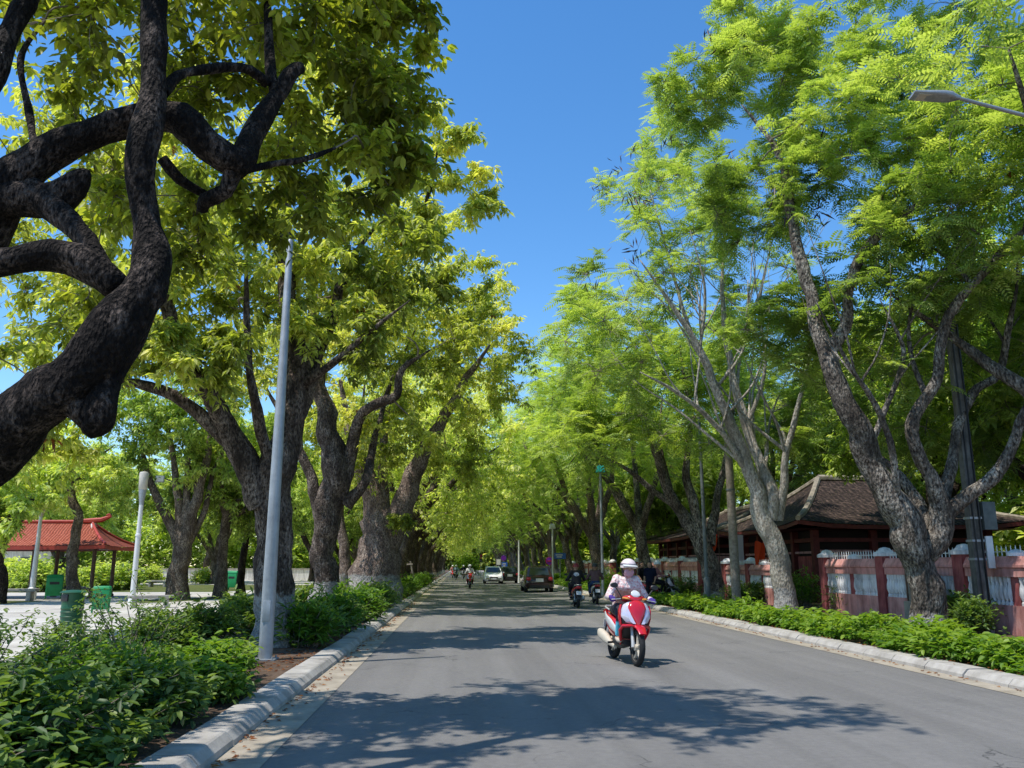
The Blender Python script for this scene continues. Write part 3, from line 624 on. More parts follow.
# ---- right roadside row (feathery leaves, pale limbs)
def thin_limbs(limbs, n, seed, zmin, L, r0, use=None, outx=0.0):
    rng = random.Random(seed); res = []
    for k in range(n):
        lb = limbs[rng.choice(use) if use else rng.randrange(1, len(limbs))]; i = rng.randrange(0, len(lb)-1); t = rng.random()
        p = [lb[i][q]*(1-t)+lb[i+1][q]*t for q in range(4)]
        if p[2] < zmin or p[2] > 9.5: continue
        a = rng.uniform(0, 6.28); l = rng.uniform(*L); d = Vector((math.cos(a)*.55+outx, math.sin(a)*.45, rng.uniform(.5, 1.0))).normalized(); r = min(r0, p[3]*.55); pts = [(p[0], p[1], p[2], r)]
        q = Vector(p[:3])
        for s in range(1, 5):
            d = (d+Vector((rng.uniform(-.3, .3), rng.uniform(-.3, .3), rng.uniform(-.12, .3)))).normalized(); q = q+d*l/4; pts.append((q.x, q.y, q.z, r*(1-.21*s)))
        res.append(pts)
    return res
b = gp(930, 636); Y = b.y
limbs = [[(*(b-Vector((0, 0, 0.078))), 0.406), (*at(928, 610, Y), 0.359), (*at(918, 570, Y), 0.328), (*at(905, 525, Y), 0.343)]+px((885, 485, Y, 0.289), (862, 440, Y, 0.257), (840, 395, Y, 0.234), (826, 350, Y+.2, 0.203), (812, 300, Y+.4, 0.156), (800, 255, Y+.6, 0.133), (788, 200, Y+.8, 0.117), (776, 150, Y+1.0, 0.078), (742, 105, Y+1.3, 0.047)),
         px((826, 355, Y+.2, 0.156), (846, 325, Y, 0.133), (850, 285, Y-.2, 0.109), (872, 240, Y-.5, 0.109), (920, 205, Y-1, 0.094), (960, 160, Y-1.5, 0.055)),
         px((918, 560, Y, 0.281), (940, 525, Y-.1, 0.250), (936, 490, Y-.2, 0.172), (918, 455, Y-.3, 0.140), (912, 425, Y-.4, 0.133), (934, 385, Y-.6, 0.117), (944, 330, Y-.8, 0.109), (960, 300, Y-1, 0.101), (1000, 255, Y-1.3, 0.094), (1040, 215, Y-1.7, 0.062)),
         px((940, 520, Y-.1, 0.187), (965, 498, Y-.3, 0.156), (990, 480, Y-.5, 0.133), (1012, 445, Y-.7, 0.117), (1030, 400, Y-1, 0.094), (1060, 330, Y-1.4, 0.055)),
         px((944, 500, Y, 0.125), (955, 440, Y+.3, 0.109), (972, 395, Y+.5, 0.101), (998, 375, Y+.5, 0.094), (1008, 330, Y+.4, 0.070), (1020, 270, Y+.2, 0.047)),
         px((900, 520, Y-.1, 0.086), (890, 440, Y-.6, 0.070), (870, 395, Y-.9, 0.058), (852, 370, Y-1.1, 0.047), (815, 300, Y-1.5, 0.023)),
         px((868, 452, Y, 0.070), (885, 410, Y-.2, 0.062), (903, 362, Y-.4, 0.055), (898, 335, Y-.5, 0.039), (880, 300, Y-.7, 0.023)),
         px((935, 540, Y, 0.156), (915, 500, Y+.5, 0.125), (895, 470, Y+.9, 0.094), (870, 450, Y+1.3, 0.055))]
limbs += thin_limbs(limbs, 16, 5, 3.6, (2.2, 4.2), .06, [2, 3, 4, 5, 6])
bl = [(at(760, 190, Y+2), (1.9, 1.9, 1.3), 15), (at(850, 150, Y+1), (2.4, 2.2, 1.7), 18), (at(950, 230, Y-1), (1.9, 1.6, 1.5), 13), (at(900, 60, Y+1), (2.6, 2.4, 1.6), 16), (at(780, 60, Y+2), (1.5, 1.8, 1.3), 10), (at(1010, 120, Y-1), (2.2, 1.8, 1.8), 12),
      (at(870, 320, Y+2.5), (2.2, 1.2, 1.5), 11), (at(780, 330, Y+2), (1.2, 1.2, 1.0), 6), (at(1010, 330, Y+1.5), (1.8, 1.2, 1.4), 8), (at(880, 400, Y+4), (2.0, 1.2, 1.2), 7), (at(970, 430, Y+4), (1.8, 1.2, 1.2), 7), (at(930, -90, Y), (3.4, 2.8, 1.5), 16), (at(690, 100, Y+4), (1.1, 1.2, .8), 5), (at(755, 15, Y+2.5), (1.3, 1.4, 1.0), 9), (at(720, 50, Y+3), (.9, 1.0, .7), 4)]
make_tree('street_tree', 'big feathery right-hand tree with forked dark trunk before the pink wall', 'tree', b, limbs, bl, 'fern', 31, M['bark_grey'], M['leaf_fern'], twigmat=M['twig'], sides=15, step=.16, knob=.2, twigs=11, leaves=3, flen=(.30, .52), pods=36, group='right row of roadside trees', dry=3, bare=.15, tb=.55, gnarl=.12, twig_r=.010)
b = gp(787, 614); Y = b.y
limbs = [[(*(b-Vector((0, 0, 0.082))), 0.361), (*at(785, 590, Y), 0.328), (*at(778, 555, Y), 0.312), (*at(766, 525, Y), 0.312)]+px((752, 478, Y-.1, 0.218), (738, 440, Y-.3, 0.185), (720, 400, Y-.6, 0.151), (700, 350, Y-.8, 0.109), (668, 300, Y-1, 0.067), (640, 260, Y-1.2, 0.042)),
         px((770, 520, Y, 0.252), (772, 492, Y, 0.210), (757, 455, Y+.2, 0.168), (740, 405, Y+.4, 0.143), (728, 350, Y+.6, 0.109), (722, 290, Y+.8, 0.067), (726, 220, Y+1, 0.042)),
         px((778, 520, Y, 0.168), (784, 485, Y-.2, 0.134), (786, 455, Y-.4, 0.109), (800, 400, Y-.8, 0.076), (815, 330, Y-1.2, 0.042)),
         px((752, 478, Y-.1, 0.118), (716, 425, Y-.6, 0.084), (676, 392, Y-1.0, 0.059), (640, 372, Y-1.3, 0.034)),
         px((730, 420, Y-.5, 0.084), (690, 330, Y-.2, 0.067), (668, 255, Y, 0.050), (650, 190, Y+.2, 0.034)),
         px((745, 430, Y+.3, 0.084), (765, 370, Y, 0.063), (760, 300, Y-.3, 0.046), (775, 230, Y-.6, 0.029)),
         px((715, 390, Y-.5, 0.059), (745, 345, Y-1, 0.042), (748, 280, Y-1.3, 0.034)),
         px((700, 350, Y-.8, 0.059), (705, 290, Y-1.1, 0.042), (690, 230, Y-1.3, 0.029))]
limbs += thin_limbs(limbs, 44, 6, 4.2, (3.0, 6.0), .062, None, -.12)
bl = [(at(640, 290, Y+.5), (2.4, 2.0, 1.4), 11), (at(690, 210, Y+1), (2.6, 2.4, 1.7), 14), (at(640, 180, Y+3), (1.4, 1.6, 1.2), 6), (at(760, 300, Y+1.5), (2.2, 1.6, 1.6), 10), (at(610, 360, Y+2), (2.0, 2.0, 1.3), 9), (at(700, 420, Y+3.5), (2.2, 1.2, 1.2), 6), (at(670, 130, Y+4), (1.3, 1.3, .9), 5), (at(780, 420, Y+1.5), (1.6, 1.3, 1.3), 7)]
make_tree('street_tree', 'pale-barked feathery tree with many bare slender limbs, whitewashed foot beside the gate opening', 'tree', b, limbs, bl, 'fern', 32, M['bark_pale'], M['leaf_fern'], twigmat=M['twig_pale'], sides=12, step=.25, knob=.12, twigs=12, leaves=3, flen=(.34, .58), pods=60, group='right row of roadside trees', bare=.5, tb=.62, twig_r=.013)
b = gp(714, 604); Y = b.y
limbs = [[(*(b-Vector((0, 0, 0.080))), 0.416), (*at(714, 585, Y), 0.368), (*at(708, 560, Y), 0.352), (*at(700, 540, Y), 0.336)]+px((682, 515, Y, 0.240), (668, 490, Y-.3, 0.200), (655, 450, Y-.6, 0.144), (640, 400, Y-1, 0.080)),
         px((703, 545, Y, 0.240), (694, 505, Y, 0.192), (686, 470, Y+.2, 0.152), (690, 420, Y+.4, 0.104), (680, 350, Y+.6, 0.056)),
         px((710, 545, Y, 0.224), (716, 505, Y+.3, 0.160), (726, 460, Y+.6, 0.112), (735, 400, Y+1, 0.064)),
         px((678, 508, Y, 0.144), (650, 488, Y-.3, 0.112), (628, 470, Y-.6, 0.088), (600, 455, Y-.9, 0.056)),
         px((672, 495, Y, 0.112), (660, 445, Y+.3, 0.088), (662, 400, Y+.5, 0.048))]
bl = [(at(640, 400, Y), (2.8, 2.6, 1.9), 15), (at(600, 430, Y-1), (1.8, 2.2, 1.2), 8), (at(690, 350, Y+1), (3, 2.6, 2), 14), (at(600, 330, Y+3), (2.6, 2.4, 1.7), 11), (at(730, 400, Y+3), (2.4, 2, 1.8), 10), (at(580, 300, Y+6), (1.4, 1.6, 1.2), 5)]
make_tree('street_tree', 'dark-trunked feathery tree directly behind the dark green lamp pole on the right', 'tree', b, limbs, bl, 'fern', 33, M['bark_grey'], M['leaf_fern'], sides=12, step=.25, knob=.22, twigs=9, leaves=2, flen=(.5, .8), pods=30, group='right row of roadside trees', tb=.6, bare=.1)
generic('street_tree', 'feathery tree whose crown hangs into the top right corner behind the lamp head', 'fern', 34, (14.6, 16.5), -1.6, None, 14.5, 5.2, M['bark_grey'], M['leaf_fern'], nclump=52, r=.42, pods=0, low=0)
gr = [generic('street_tree', 'right-hand roadside tree leaning left over the kerb beside the parked scooter', 'fern', 41, (10.2, 45), -2.0, 'right row of roadside trees', 16.5, 5.8, M['bark_grey'], M['leaf_row_fern_lit'], pods=30, r=.36, tb=.72),
      generic('street_tree', 'right-hand roadside tree with curved trunk ahead of the two departing motorbikes', 'fern', 42, (9.4, 56), -1.7, 'right row of roadside trees', 17.5, 6, M['bark_fat'], M['leaf_row_fern_lit'], pods=30, r=.46, tb=.72),
      generic('street_tree', 'right-hand roadside tree with upright trunk beyond the round purple sign', 'fern', 43, (9.8, 68), -2.0, 'right row of roadside trees', 16, 6, M['bark_grey'], M['leaf_row_fern_lit'], pods=24, r=.36, tb=.75)]
y = 78; k = 0
while y < 220:
    dup(gr[k % 3], (10.0+rr.uniform(-.5, .5), y, .1), rr.uniform(-.35, .35), rr.uniform(.92, 1.12), 'distant tree of the right row, merging into the green tunnel beyond the cars', 'far trees of the right row'); y += rr.uniform(9, 11); k += 1

# ---- park trees, left
b = gp(73, 601); Y = b.y
limbs = [[(*(b-Vector((0, 0, .1))), .27), (*at(72, 560, Y), .23), (*at(78, 520, Y), .2), (*at(70, 490, Y), .18), (*at(72, 460, Y), .12), (*at(80, 430, Y), .06)], px((72, 500, Y, .1), (50, 470, Y, .07), (30, 460, Y, .04)), px((74, 485, Y, .1), (95, 460, Y, .07), (115, 445, Y, .04))]
bl = [(at(70, 465, Y), (2.2, 2, 1.5), 13), (at(35, 490, Y), (1.5, 1.4, 1.0), 7), (at(110, 480, Y), (1.3, 1.3, 1.0), 6)]
make_tree('park_tree', 'small pale park tree with crooked trunk in front of the red-tiled pavilion', 'tree', b, limbs, bl, 'broad', 51, M['bark_park'], M['leaf_park'], sides=10, twigs=10, leaves=6, L=(.16, .26), tb=.75)
b = gp(177, 600); Y = b.y
limbs = [[(*(b-Vector((0, 0, .1))), .46), (*at(178, 570, Y), .42), (*at(183, 545, Y), .38)]+px((196, 500, Y, .24), (206, 460, Y, .18), (213, 420, Y, .1)),
         px((180, 545, Y, .26), (163, 510, Y, .2), (148, 475, Y, .14), (138, 430, Y, .07)), px((182, 545, Y, .22), (178, 500, Y, .18), (172, 450, Y, .12), (165, 410, Y, .06)), px((184, 540, Y, .2), (187, 490, Y, .16), (190, 440, Y, .1), (195, 400, Y, .06)), px((186, 548, Y, .18), (205, 510, Y+.3, .14), (214, 470, Y+.5, .1), (235, 430, Y+.6, .05))]
bl = [(at(150, 430, Y), (2.4, 2.2, 1.7), 14), (at(200, 420, Y), (2.6, 2.2, 1.8), 14), (at(175, 370, Y), (3.2, 2.6, 1.8), 14), (at(125, 410, Y+1), (1.5, 1.5, 1.2), 6)]
PT2 = make_tree('park_tree', 'dark-trunked park tree splitting into a fan of upright limbs by the white lantern post', 'tree', b, limbs, bl, 'broad', 52, M['bark_park'], M['leaf_park'], sides=12, twigs=11, leaves=6, L=(.18, .28), tb=.45)
for pxx, pyy, s, lab in ((219, 598, 53, 'brown park tree trunk, left one of the pair beyond the bushes'), (241, 596, 54, 'thin dark park tree, right one of the pair close to the roadside trunks')):
    b = gp(pxx, pyy)
    generic('park_tree', lab, 'broad', s, (b.x, b.y), .3, None, 9.5, 3.4, M['bark_park'] if s == 53 else M['bark_dark'], M['leaf_park'], nclump=50, r=.27 if s == 53 else .2, tb=.45, fork=4.0)
b = gp(-6, 604)
generic('park_tree', 'dark stubby park tree cut by the left picture edge by the stone bench', 'broad', 55, (b.x, b.y), .3, None, 6.5, 1.9, M['bark_dark'], M['leaf_park'], nclump=34, r=.3, tb=.6, fork=2.6, low=0)
bgp = [generic('park_tree', 'leafy tree closing the park behind the pavilion', 'broad', 56, (-30, 66), 0, 'trees closing the park at the back', 11.5, 5.6, M['bark_dark'], M['leaf_park'], nclump=80, r=.35, tb=.42, fork=2.6),
       generic('park_tree', 'leafy tree closing the park behind the pavilion', 'broad', 57, (-20, 72), 0, 'trees closing the park at the back', 10.5, 5.6, M['bark_park'], M['leaf_park'], nclump=80, r=.35, tb=.62, fork=2.4)]
k = 0
for (x, y, s) in ((-38, 62, 1.0), (-46, 66, 1.05), (-25, 80, 1.1), (-34, 78, 1.2), (-14, 84, 1.1), (-52, 80, 1.2), (-44, 88, 1.3), (-20, 96, 1.25), (-9.5, 70, .8), (-12, 104, 1.1), (-60, 96, 1.3), (-30, 104, 1.3), (-9, 56, .75), (-26, 58, .7)):
    dup(bgp[k % 2], (x, y, .1), k*1.3, s); k += 1
# ---- trees behind the temple wall, right
bgt = [generic('yard_tree', 'tall dark tree shading the temple yard behind the wall', 'broad', 61, (16.5, 22.5), 0, 'trees in the temple yard', 12.5, 5.0, M['bark_dark'], M['leaf_park'], nclump=90, r=.35, tb=.45, fork=3.8, low=4),
       generic('yard_tree', 'tall dark tree shading the temple yard behind the wall', 'fern', 62, (27, 30), 0, 'trees in the temple yard', 15, 6, M['bark_grey'], M['leaf_fern'], nclump=90, r=.4, tb=.45, fork=3.6)]
k = 0
for (x, y, s) in ((17.5, 30.0, .95), (19, 48, 1.1), (15.5, 62, 1.05), (26, 46, 1.1), (31, 38, 1.1), (34, 48, 1.2), (24, 60, 1.1), (32, 62, 1.2), (18, 66, 1.0), (40, 56, 1.3), (17, 78, 1.0), (25, 80, 1.1), (22, 18, 1.0), (17, 92, 1.1), (44, 70, 1.4), (15.5, 60, .7), (17, 110, 1.1)):
    dup(bgt[k % 2], (x, y, .1), k*1.7, s); k += 1
# ------------------------------------------------------------------ verge plants, left
G = 'low shrubs filling the left verge'
k = 0
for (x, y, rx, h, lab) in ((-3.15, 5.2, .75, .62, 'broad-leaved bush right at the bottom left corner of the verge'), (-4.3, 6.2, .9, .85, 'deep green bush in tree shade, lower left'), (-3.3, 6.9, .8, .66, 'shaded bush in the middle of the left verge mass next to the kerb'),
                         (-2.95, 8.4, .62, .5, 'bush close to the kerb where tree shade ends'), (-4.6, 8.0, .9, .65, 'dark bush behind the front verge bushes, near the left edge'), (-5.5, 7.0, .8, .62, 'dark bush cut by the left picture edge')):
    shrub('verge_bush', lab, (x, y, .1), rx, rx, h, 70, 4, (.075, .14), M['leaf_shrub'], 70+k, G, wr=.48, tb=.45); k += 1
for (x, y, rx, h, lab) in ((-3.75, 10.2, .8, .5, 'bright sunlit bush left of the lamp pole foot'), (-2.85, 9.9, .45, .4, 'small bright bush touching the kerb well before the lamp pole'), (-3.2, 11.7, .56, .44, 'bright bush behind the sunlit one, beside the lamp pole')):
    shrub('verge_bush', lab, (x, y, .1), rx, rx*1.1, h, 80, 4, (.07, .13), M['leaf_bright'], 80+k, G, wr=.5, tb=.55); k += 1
for (x, y, rx, h, lab) in ((-5.0, 9.6, .8, 1.1, 'tall loose twiggy shrub with open sprays, left of the round bin'), (-6.0, 10.6, .9, 1.0, 'tall open shrub at far left of the verge with thin sprays'), (-4.7, 11.0, .7, .8, 'open shrub with dark leaves in front of the round green bin'),
                         (-4.4, 12.2, .75, 1.45, 'tallest loose yellow-green shrub, below the fan-shaped park tree'), (-5.6, 12.6, .8, .7, 'twiggy olive shrub behind the tall dark one')):
    shrub('verge_shrub', lab, (x, y, .1), rx, rx, h, 24, 3, (.05, .085), M['leaf_shrub'], 90+k, 'tall loose shrubs of the left verge', dense=False, wr=.5, tb=.6, nw=14); k += 1
def reg_left(rng, n):
    y = 4.0+rng.uniform(0, 1, n)**1.3*11; x = rng.uniform(-6.0, -2.42, n)+.12*np.sin(y*2.1)+.07*np.sin(y*5.3); x = np.where(y > 10.6, -6.0+(x+6.0)*.80, x); return np.stack([x, y, np.full(n, .1)], 1)
setp(groundcover('ground_cover', reg_left, 6200, .34, (.07, .13), M['leaf_shrub'], 5), kind='stuff')
rk = random.Random(5)
lily = shrub('verge_plant', 'leafy green plant clump along the left kerb between whitewashed trunks', (-2.75, 16.2, .1), .6, .7, .75, 60, 3, (.12, .24), M['leaf_bright'], 120, 'plant clumps along the left kerb', wr=.24, tb=.35, droop=(-.9, .5))
lily2 = shrub('verge_plant', 'leafy green plant clump along the left kerb between whitewashed trunks', (-3.0, 18.0, .1), .7, .7, .7, 60, 3, (.12, .22), M['leaf_shrub'], 121, 'plant clumps along the left kerb', wr=.3, tb=.7, droop=(-.9, .5))
y = 19.6; k = 0
while y < 74:
    dup((lily, lily2)[k % 2], (-2.85+rk.uniform(-.25, .2), y, .1), rk.uniform(0, 6), rk.uniform(.8, 1.15)); k += 1; y += rk.uniform(1.3, 2.0)
for (x, y, s) in ((-4.2, 18.6, 1.1), (-4.9, 17.0, 1.0), (-5.2, 21, 1.1), (-5.0, 24, 1.0), (-4.9, 29, 1.1), (-5.2, 36, 1.1), (-4.9, 14.8, .95)):
    r = dup(lily2, (x, y, .1), x*7, s); setp(r, 'dark leafy clump at the park edge of the left verge behind the trunks', None, 'clumps on the park side of the left verge')
def reg_litter(rng, n):
    return np.stack([rng.uniform(-3.0, -2.2, n), rng.uniform(12.5, 22, n), np.full(n, .105)], 1)
rng = np.random.default_rng(9); P = reg_litter(rng, 420); P2 = np.stack([np.abs(rng.normal(0, .1, 420))+XL+.03, rng.uniform(5, 40, 420), np.full(420, .012)], 1); P3 = np.stack([XR-.03-np.abs(rng.normal(0, .1, 260)), rng.uniform(9, 50, 260), np.full(260, .012)], 1); P4 = np.stack([XR+.5-np.abs(rng.normal(0, .16, 200)), rng.uniform(9, 40, 200), np.full(200, .135)], 1); P = np.concatenate([P, P2, P3, P4]); n = len(P)
a = rng.uniform(0, 6.28, n); V, F, tt = leaf_geo(P, np.stack([np.cos(a), np.sin(a), rng.uniform(0, .25, n)], 1), np.tile([[0, 0, 1.]], (n, 1)), rng.uniform(.04, .09, n), rng.uniform(.02, .045, n), rng.uniform(0, 1, n), False, .3)
setp(npmesh('leaf_litter', V, F, M['leaf_dry'], None, tt), kind='stuff')
# ---- right verge: hedge strip and shrubs against the wall
def reg_right(rng, n):
    y = 8+rng.uniform(0, 1, n)**1.7*62; wdt = 1.4+.3*np.sin(y*.9)+.2*np.sin(y*2.3+1); x = XR+.42+.12*np.sin(y*1.7)+.08*np.sin(y*4.1)+rng.uniform(0, 1, n)*wdt; return np.stack([x, y, np.full(n, .1)], 1)
setp(groundcover('ground_cover', reg_right, 14000, .50, (.08, .18), M['leaf_bright'], 6, m=4, tb=.6), kind='stuff')
k = 0
for (p, q, rx, h, mt, lab) in ((805, 606, .6, 1.15, 'leaf_bright', 'fresh upright yellow-green shrub right of the pale whitewashed trunk'), (850, 613, .75, 1.1, 'leaf_shrub', 'dark shrub against the first bay of the pink wall'), (878, 614, .7, 1.0, 'leaf_shrub', 'dark shrub against the wall left of the big forked trunk'),
                            (958, 632, .5, .85, 'leaf_shrub', 'loose shrub in front of the pale board at the wall'), (1006, 632, .6, .75, 'leaf_bright', 'round shrub at the right picture edge before the wall'), (975, 640, .4, .8, 'leaf_shrub', 'small shrub at the foot of the concrete utility pole'),
                            (685, 600, .8, .95, 'leaf_shrub', 'spiky dark shrub left of the dark green lamp pole'), (740, 606, .6, .8, 'leaf_shrub', 'shrub between lamp pole and pale whitewashed trunk'), (668, 596, .7, .9, 'leaf_shrub', 'dark shrub next to the parked scooter'), (756, 604, .55, .75, 'leaf_shrub', 'shrub under the hanging orange flag'),
                            (612, 590, .9, 1.3, 'leaf_bright', 'bright bush behind the two departing motorbikes')):
    g = gp(p, q); shrub('wall_shrub', lab, g, rx, rx, h, 55, 4, (.08, .15), M[mt], 140+k, 'shrubs between hedge and temple wall', wr=.34, tb=.55, droop=(-1.0, .4)); k += 1
rk2 = random.Random(3)
yy = 46
seed_s = shrub('verge_plant', 'leafy clump on the right verge beyond the parked scooter', (8.4, 44.5, .1), .8, .8, .8, 50, 3, (.12, .22), M['leaf_bright'], 160, 'clumps on the far right verge', wr=.34, tb=.6)
while yy < 110:
    dup(seed_s, (8.3+rk2.uniform(-.3, .6), yy, .1), rk2.uniform(0, 6), rk2.uniform(.7, 1.2)); yy += rk2.uniform(2.5, 5)
# ---- bushes and woods at the back
bb = shrub('park_bush', 'rounded dark bush by the pavilion columns', gp(96, 591), 1.3, 1.3, 1.6, 70, 5, (.16, .28), M['leaf_park'], 170, 'bushes around the pavilion', tb=.5)
for (p, q, s, lab) in ((122, 590, 1.0, 'rounded bush between pavilion corner column and white lantern post'), (36, 592, 1.15, 'feathery bush behind the left pavilion columns'), (150, 583, .9, 'bush behind the white lantern post'), (74, 588, .9, 'bush seen between two pavilion columns'), (205, 584, .8, 'bush left of the pair of park trunks')):
    r = dup(bb, gp(p, q), p*.3, s); setp(r, lab)
def wood(name, x0, x1, y0, y1, h, n, seed, mat, L=(.4, .75)):
    def reg(rng, k): return np.stack([rng.uniform(x0, x1, k), rng.uniform(y0, y1, k), np.full(k, .1)], 1)
    rng = np.random.default_rng(seed); P = reg(rng, n)
    hh = np.array([.6+.5*noise.noise(Vector((p[0]*.16, p[1]*.16, seed))) + .25*noise.noise(Vector((p[0]*.6, p[1]*.6, seed))) for p in P]); u = rng.uniform(0, 1, n)**.8
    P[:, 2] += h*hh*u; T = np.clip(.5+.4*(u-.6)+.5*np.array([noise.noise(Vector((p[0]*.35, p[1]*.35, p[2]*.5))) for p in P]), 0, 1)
    V, F, tt = rosettes(rng, P, T, 5, L, (-.6, 1.0), .5, False)
    setp(npmesh(name, V, F, mat, None, tt), kind='stuff')
wood('distant_wood', -120, -8, 110, 122, 15, 15000, 21, M['leaf_park'], (.6, 1.0))
wood('distant_wood', 13.5, 90, 104, 116, 15, 12000, 22, M['leaf_park'], (.6, 1.0))
wood('distant_wood', -60, 60, 300, 315, 26, 9000, 23, M['leaf_broad'], (1.2, 2.2))
wood('undergrowth', 28, 33, 22, 100, 8, 12000, 24, M['leaf_park'], (.4, .7))
wood('undergrowth', 22, 27, 16, 30, 6.0, 5000, 25, M['leaf_park'], (.3, .5))
wood('undergrowth', -60, -26, 56, 60, 3.2, 4000, 26, M['leaf_park'], (.3, .5))
o = shrub('topiary_tree', 'round bright yellow-green tree closing the far end of the road', (1.6, 150, .1), 2.6, 2.6, 3.6, 60, 5, (.3, .5), M['leaf_bright'], 180, None, 'tree', tb=.8)

# ------------------------------------------------------------------ lamp poles and posts
b = gp(265, 660)
t = thing('lamp_pole', 'tall plain galvanised lamp pole at the left kerb, vanishing into leaves', 'lamp pole', b)
MB().lathe([(.112, 0), (.108, 1.2), (.055, 7.0), (.03, 7.06)], n=16).build('pole', M['steel'], t)
m = MB().box((0, 0, .012), (.36, .36, .024)); 
for sx in (-1, 1):
    for sy in (-1, 1): m.lathe([(.016, .02), (.016, .06)], (sx*.14, sy*.14, 0), 6)
m.build('base_plate', M['steel'], t)
MB().box((.0, -.102, .75), (.12, .03, .32)).build('hatch', M['steel'], t, bev=.006)
b = gp(708, 606); t = thing('lamp_pole', 'slim dark green lamp pole right of the road before the dark trunk', 'lamp pole', b)
MB().lathe([(.13, 0), (.12, 1.0), (.075, 1.05), (.06, 7.2)], n=12).build('pole', M['dark_pole'], t); MB().lathe([(.2, 0), (.2, .05), (.14, .12)], n=12).build('base', M['dark_pole'], t)
b = gp(737, 607); b = Vector((b.x, b.y, .1)); t = thing('concrete_pole', 'pale mottled concrete pole standing before the temple railing', 'pole', b)
MB().lathe([(.17, 0), (.165, 2), (.13, 7.5)], n=14).build('shaft', M['wood'], t); MB().lathe([(.175, 4.2), (.175, 4.26)], n=14).build('band', M['dark_pole'], t)
b = gp(986, 634); t = thing('utility_pole', 'dark concrete utility pole with bands and meter box by the pink wall', 'utility pole', b)
MB().box((0, 0, 4.2), (.27, .24, 8.4), taper=.62).build('shaft', M['pole_concrete'], t, smooth=0, bev=.02)
for z in (1.6, 2.0, 2.5, 3.1): MB().box((0, 0, z), (.28, .25, .05)).build('band', M['steel'], t, smooth=0)
MB().box((.32, -.05, 2.55), (.30, .2, .62)).build('meter_box', M['dark_pole'], t, bev=.015); MB().box((.26, -.08, 1.75), (.16, .06, .7)).build('notice_strip', M['white'], t, bev=.006)
MB().tube([(.08, -.135, .3), (.08, -.13, 3), (.09, -.11, 7)], .025, 6).tube([(-.06, -.135, .3), (-.05, -.10, 7)], .018, 6).build('cable', M['black'], t)
# street light with LED head, pole right of the frame
hd = at(937, 94, 11.6); t = thing('street_light', 'grey flat LED street light head reaching in from the right edge', 'street light', (11.35, 12.2, .1))
lx, ly, lz = hd.x-11.35, hd.y-12.2, hd.z-.1
MB().lathe([(.12, 0), (.11, 1.0), (.06, lz-.5)], n=12).build('pole', M['steel'], t)
MB().tube([(0, 0, lz-.9), (-.05, -.02, lz-.55), (-.5, -.05, lz-.36), (lx+.35, ly, lz-.06)], [.05, .045, .036, .03], 10).build('arm', M['steel'], t)
h = MB().loft([((0, 0, 0), .03, .03, (0, 0, 1)), ((0, .06, 0), .05, .045, (0, 0, 1)), ((0, .16, .005), .115, .06, (0, 0, 1)), ((0, .3, .01), .14, .052, (0, 0, 1)), ((0, .7, .01), .135, .03, (0, 0, 1)), ((0, .76, .01), .125, .02, (0, 0, 1))], 16, 3.2).build('lamp_head', M['steel'], t)
h.location = (lx+.38, ly, lz-.05); h.rotation_euler = (R_(4), 0, R_(84))
g = MB().box((0, .50, -.022), (.20, .36, .012)).build('lens', M['lantern'], h, smooth=0); 
# park lantern posts
b = gp(132, 604); t = thing('lantern_post', 'white park lantern post with a tapered frosted lantern on top', 'lamp post', b)
ph = 3.85
MB().lathe([(.16, 0), (.15, .25), (.105, .3), (.10, 2.6), (.12, 2.62), (.12, 2.68), (.09, 2.7), (.08, ph)], n=14).build('pole', M['white'], t)
l = MB().lathe([(.085, 0), (.15, .55), (.15, .6)], n=14).build('lamp_cup', M['steel'], t); l.location = (0, 0, ph)
l = MB().lathe([(.15, .6), (.165, .62), (.18, 1.25), (.15, 1.3), (.04, 1.33)], n=14).build('lantern', M['lantern'], t); l.location = (0, 0, ph)
b = gp(31, 600); t = thing('lantern_post', 'plain white post in front of the left half of the pavilion roof', 'lamp post', b)
MB().lathe([(.2, 0), (.18, .5), (.12, .55), (.07, 3.6)], n=12).build('pole', M['white'], t); l = MB().lathe([(.08, 3.6), (.16, 3.9), (.17, 4.3), (.05, 4.36)], n=12).build('lantern', M['lantern'], t)
p = at(160, 479, 38.5); t = thing('flood_light', 'small white floodlight box fixed high in the fan-shaped park tree', 'floodlight', p)
MB().box((0, 0, 0), (.38, .22, .3), rz=.3).build('housing', M['steel'], t, bev=.03); MB().box((.03, -.115, 0), (.3, .02, .22), rz=.3).build('lens', M['white'], t); MB().tube([(0, .05, .1), (.5, .3, -.1), (.9, .4, -.3)], .03, 6).build('bracket', M['dark_pole'], t)
# far posts on the right
for (p, q, top, r, mat, lab) in ((553, 587, 527, .07, 'white', 'slim white far street lamp post near the round purple sign'), (603, 596, 470, .07, 'steel', 'grey far post with turquoise lamp, right verge'), (519, 583, 540, .09, 'white', 'short pale far post beyond the dark red car'), (427, 586, 0, 0, '', '')):
    if not mat: continue
    b = gp(p, q); tp = at(p, top, b.y); hh = tp.z-.1; t = thing('street_lamp', lab, 'lamp post', b)
    MB().lathe([(r*1.3, 0), (r, .5), (r*.8, hh)], n=8).build('pole', M[mat], t)
    if r == .07: MB().box((0, 0, hh+.05), (.45, .45, .35), taper=.7).build('lamp_head', M['white'] if mat == 'white' else paint('turquoise', (.03, .42, .36)), t, bev=.04)
b = gp(384, 597); t = thing('marker_post', 'short pale grey post at the left kerb by the fat trunk', 'post', b); MB().lathe([(.13, 0), (.13, 1.65), (.1, 1.72)], n=10).build('shaft', M['steel'], t)
b = gp(404, 590); t = thing('stake_frame', 'wooden A-frame tree stakes with crossbar at the left kerb', 'tree stakes', b)
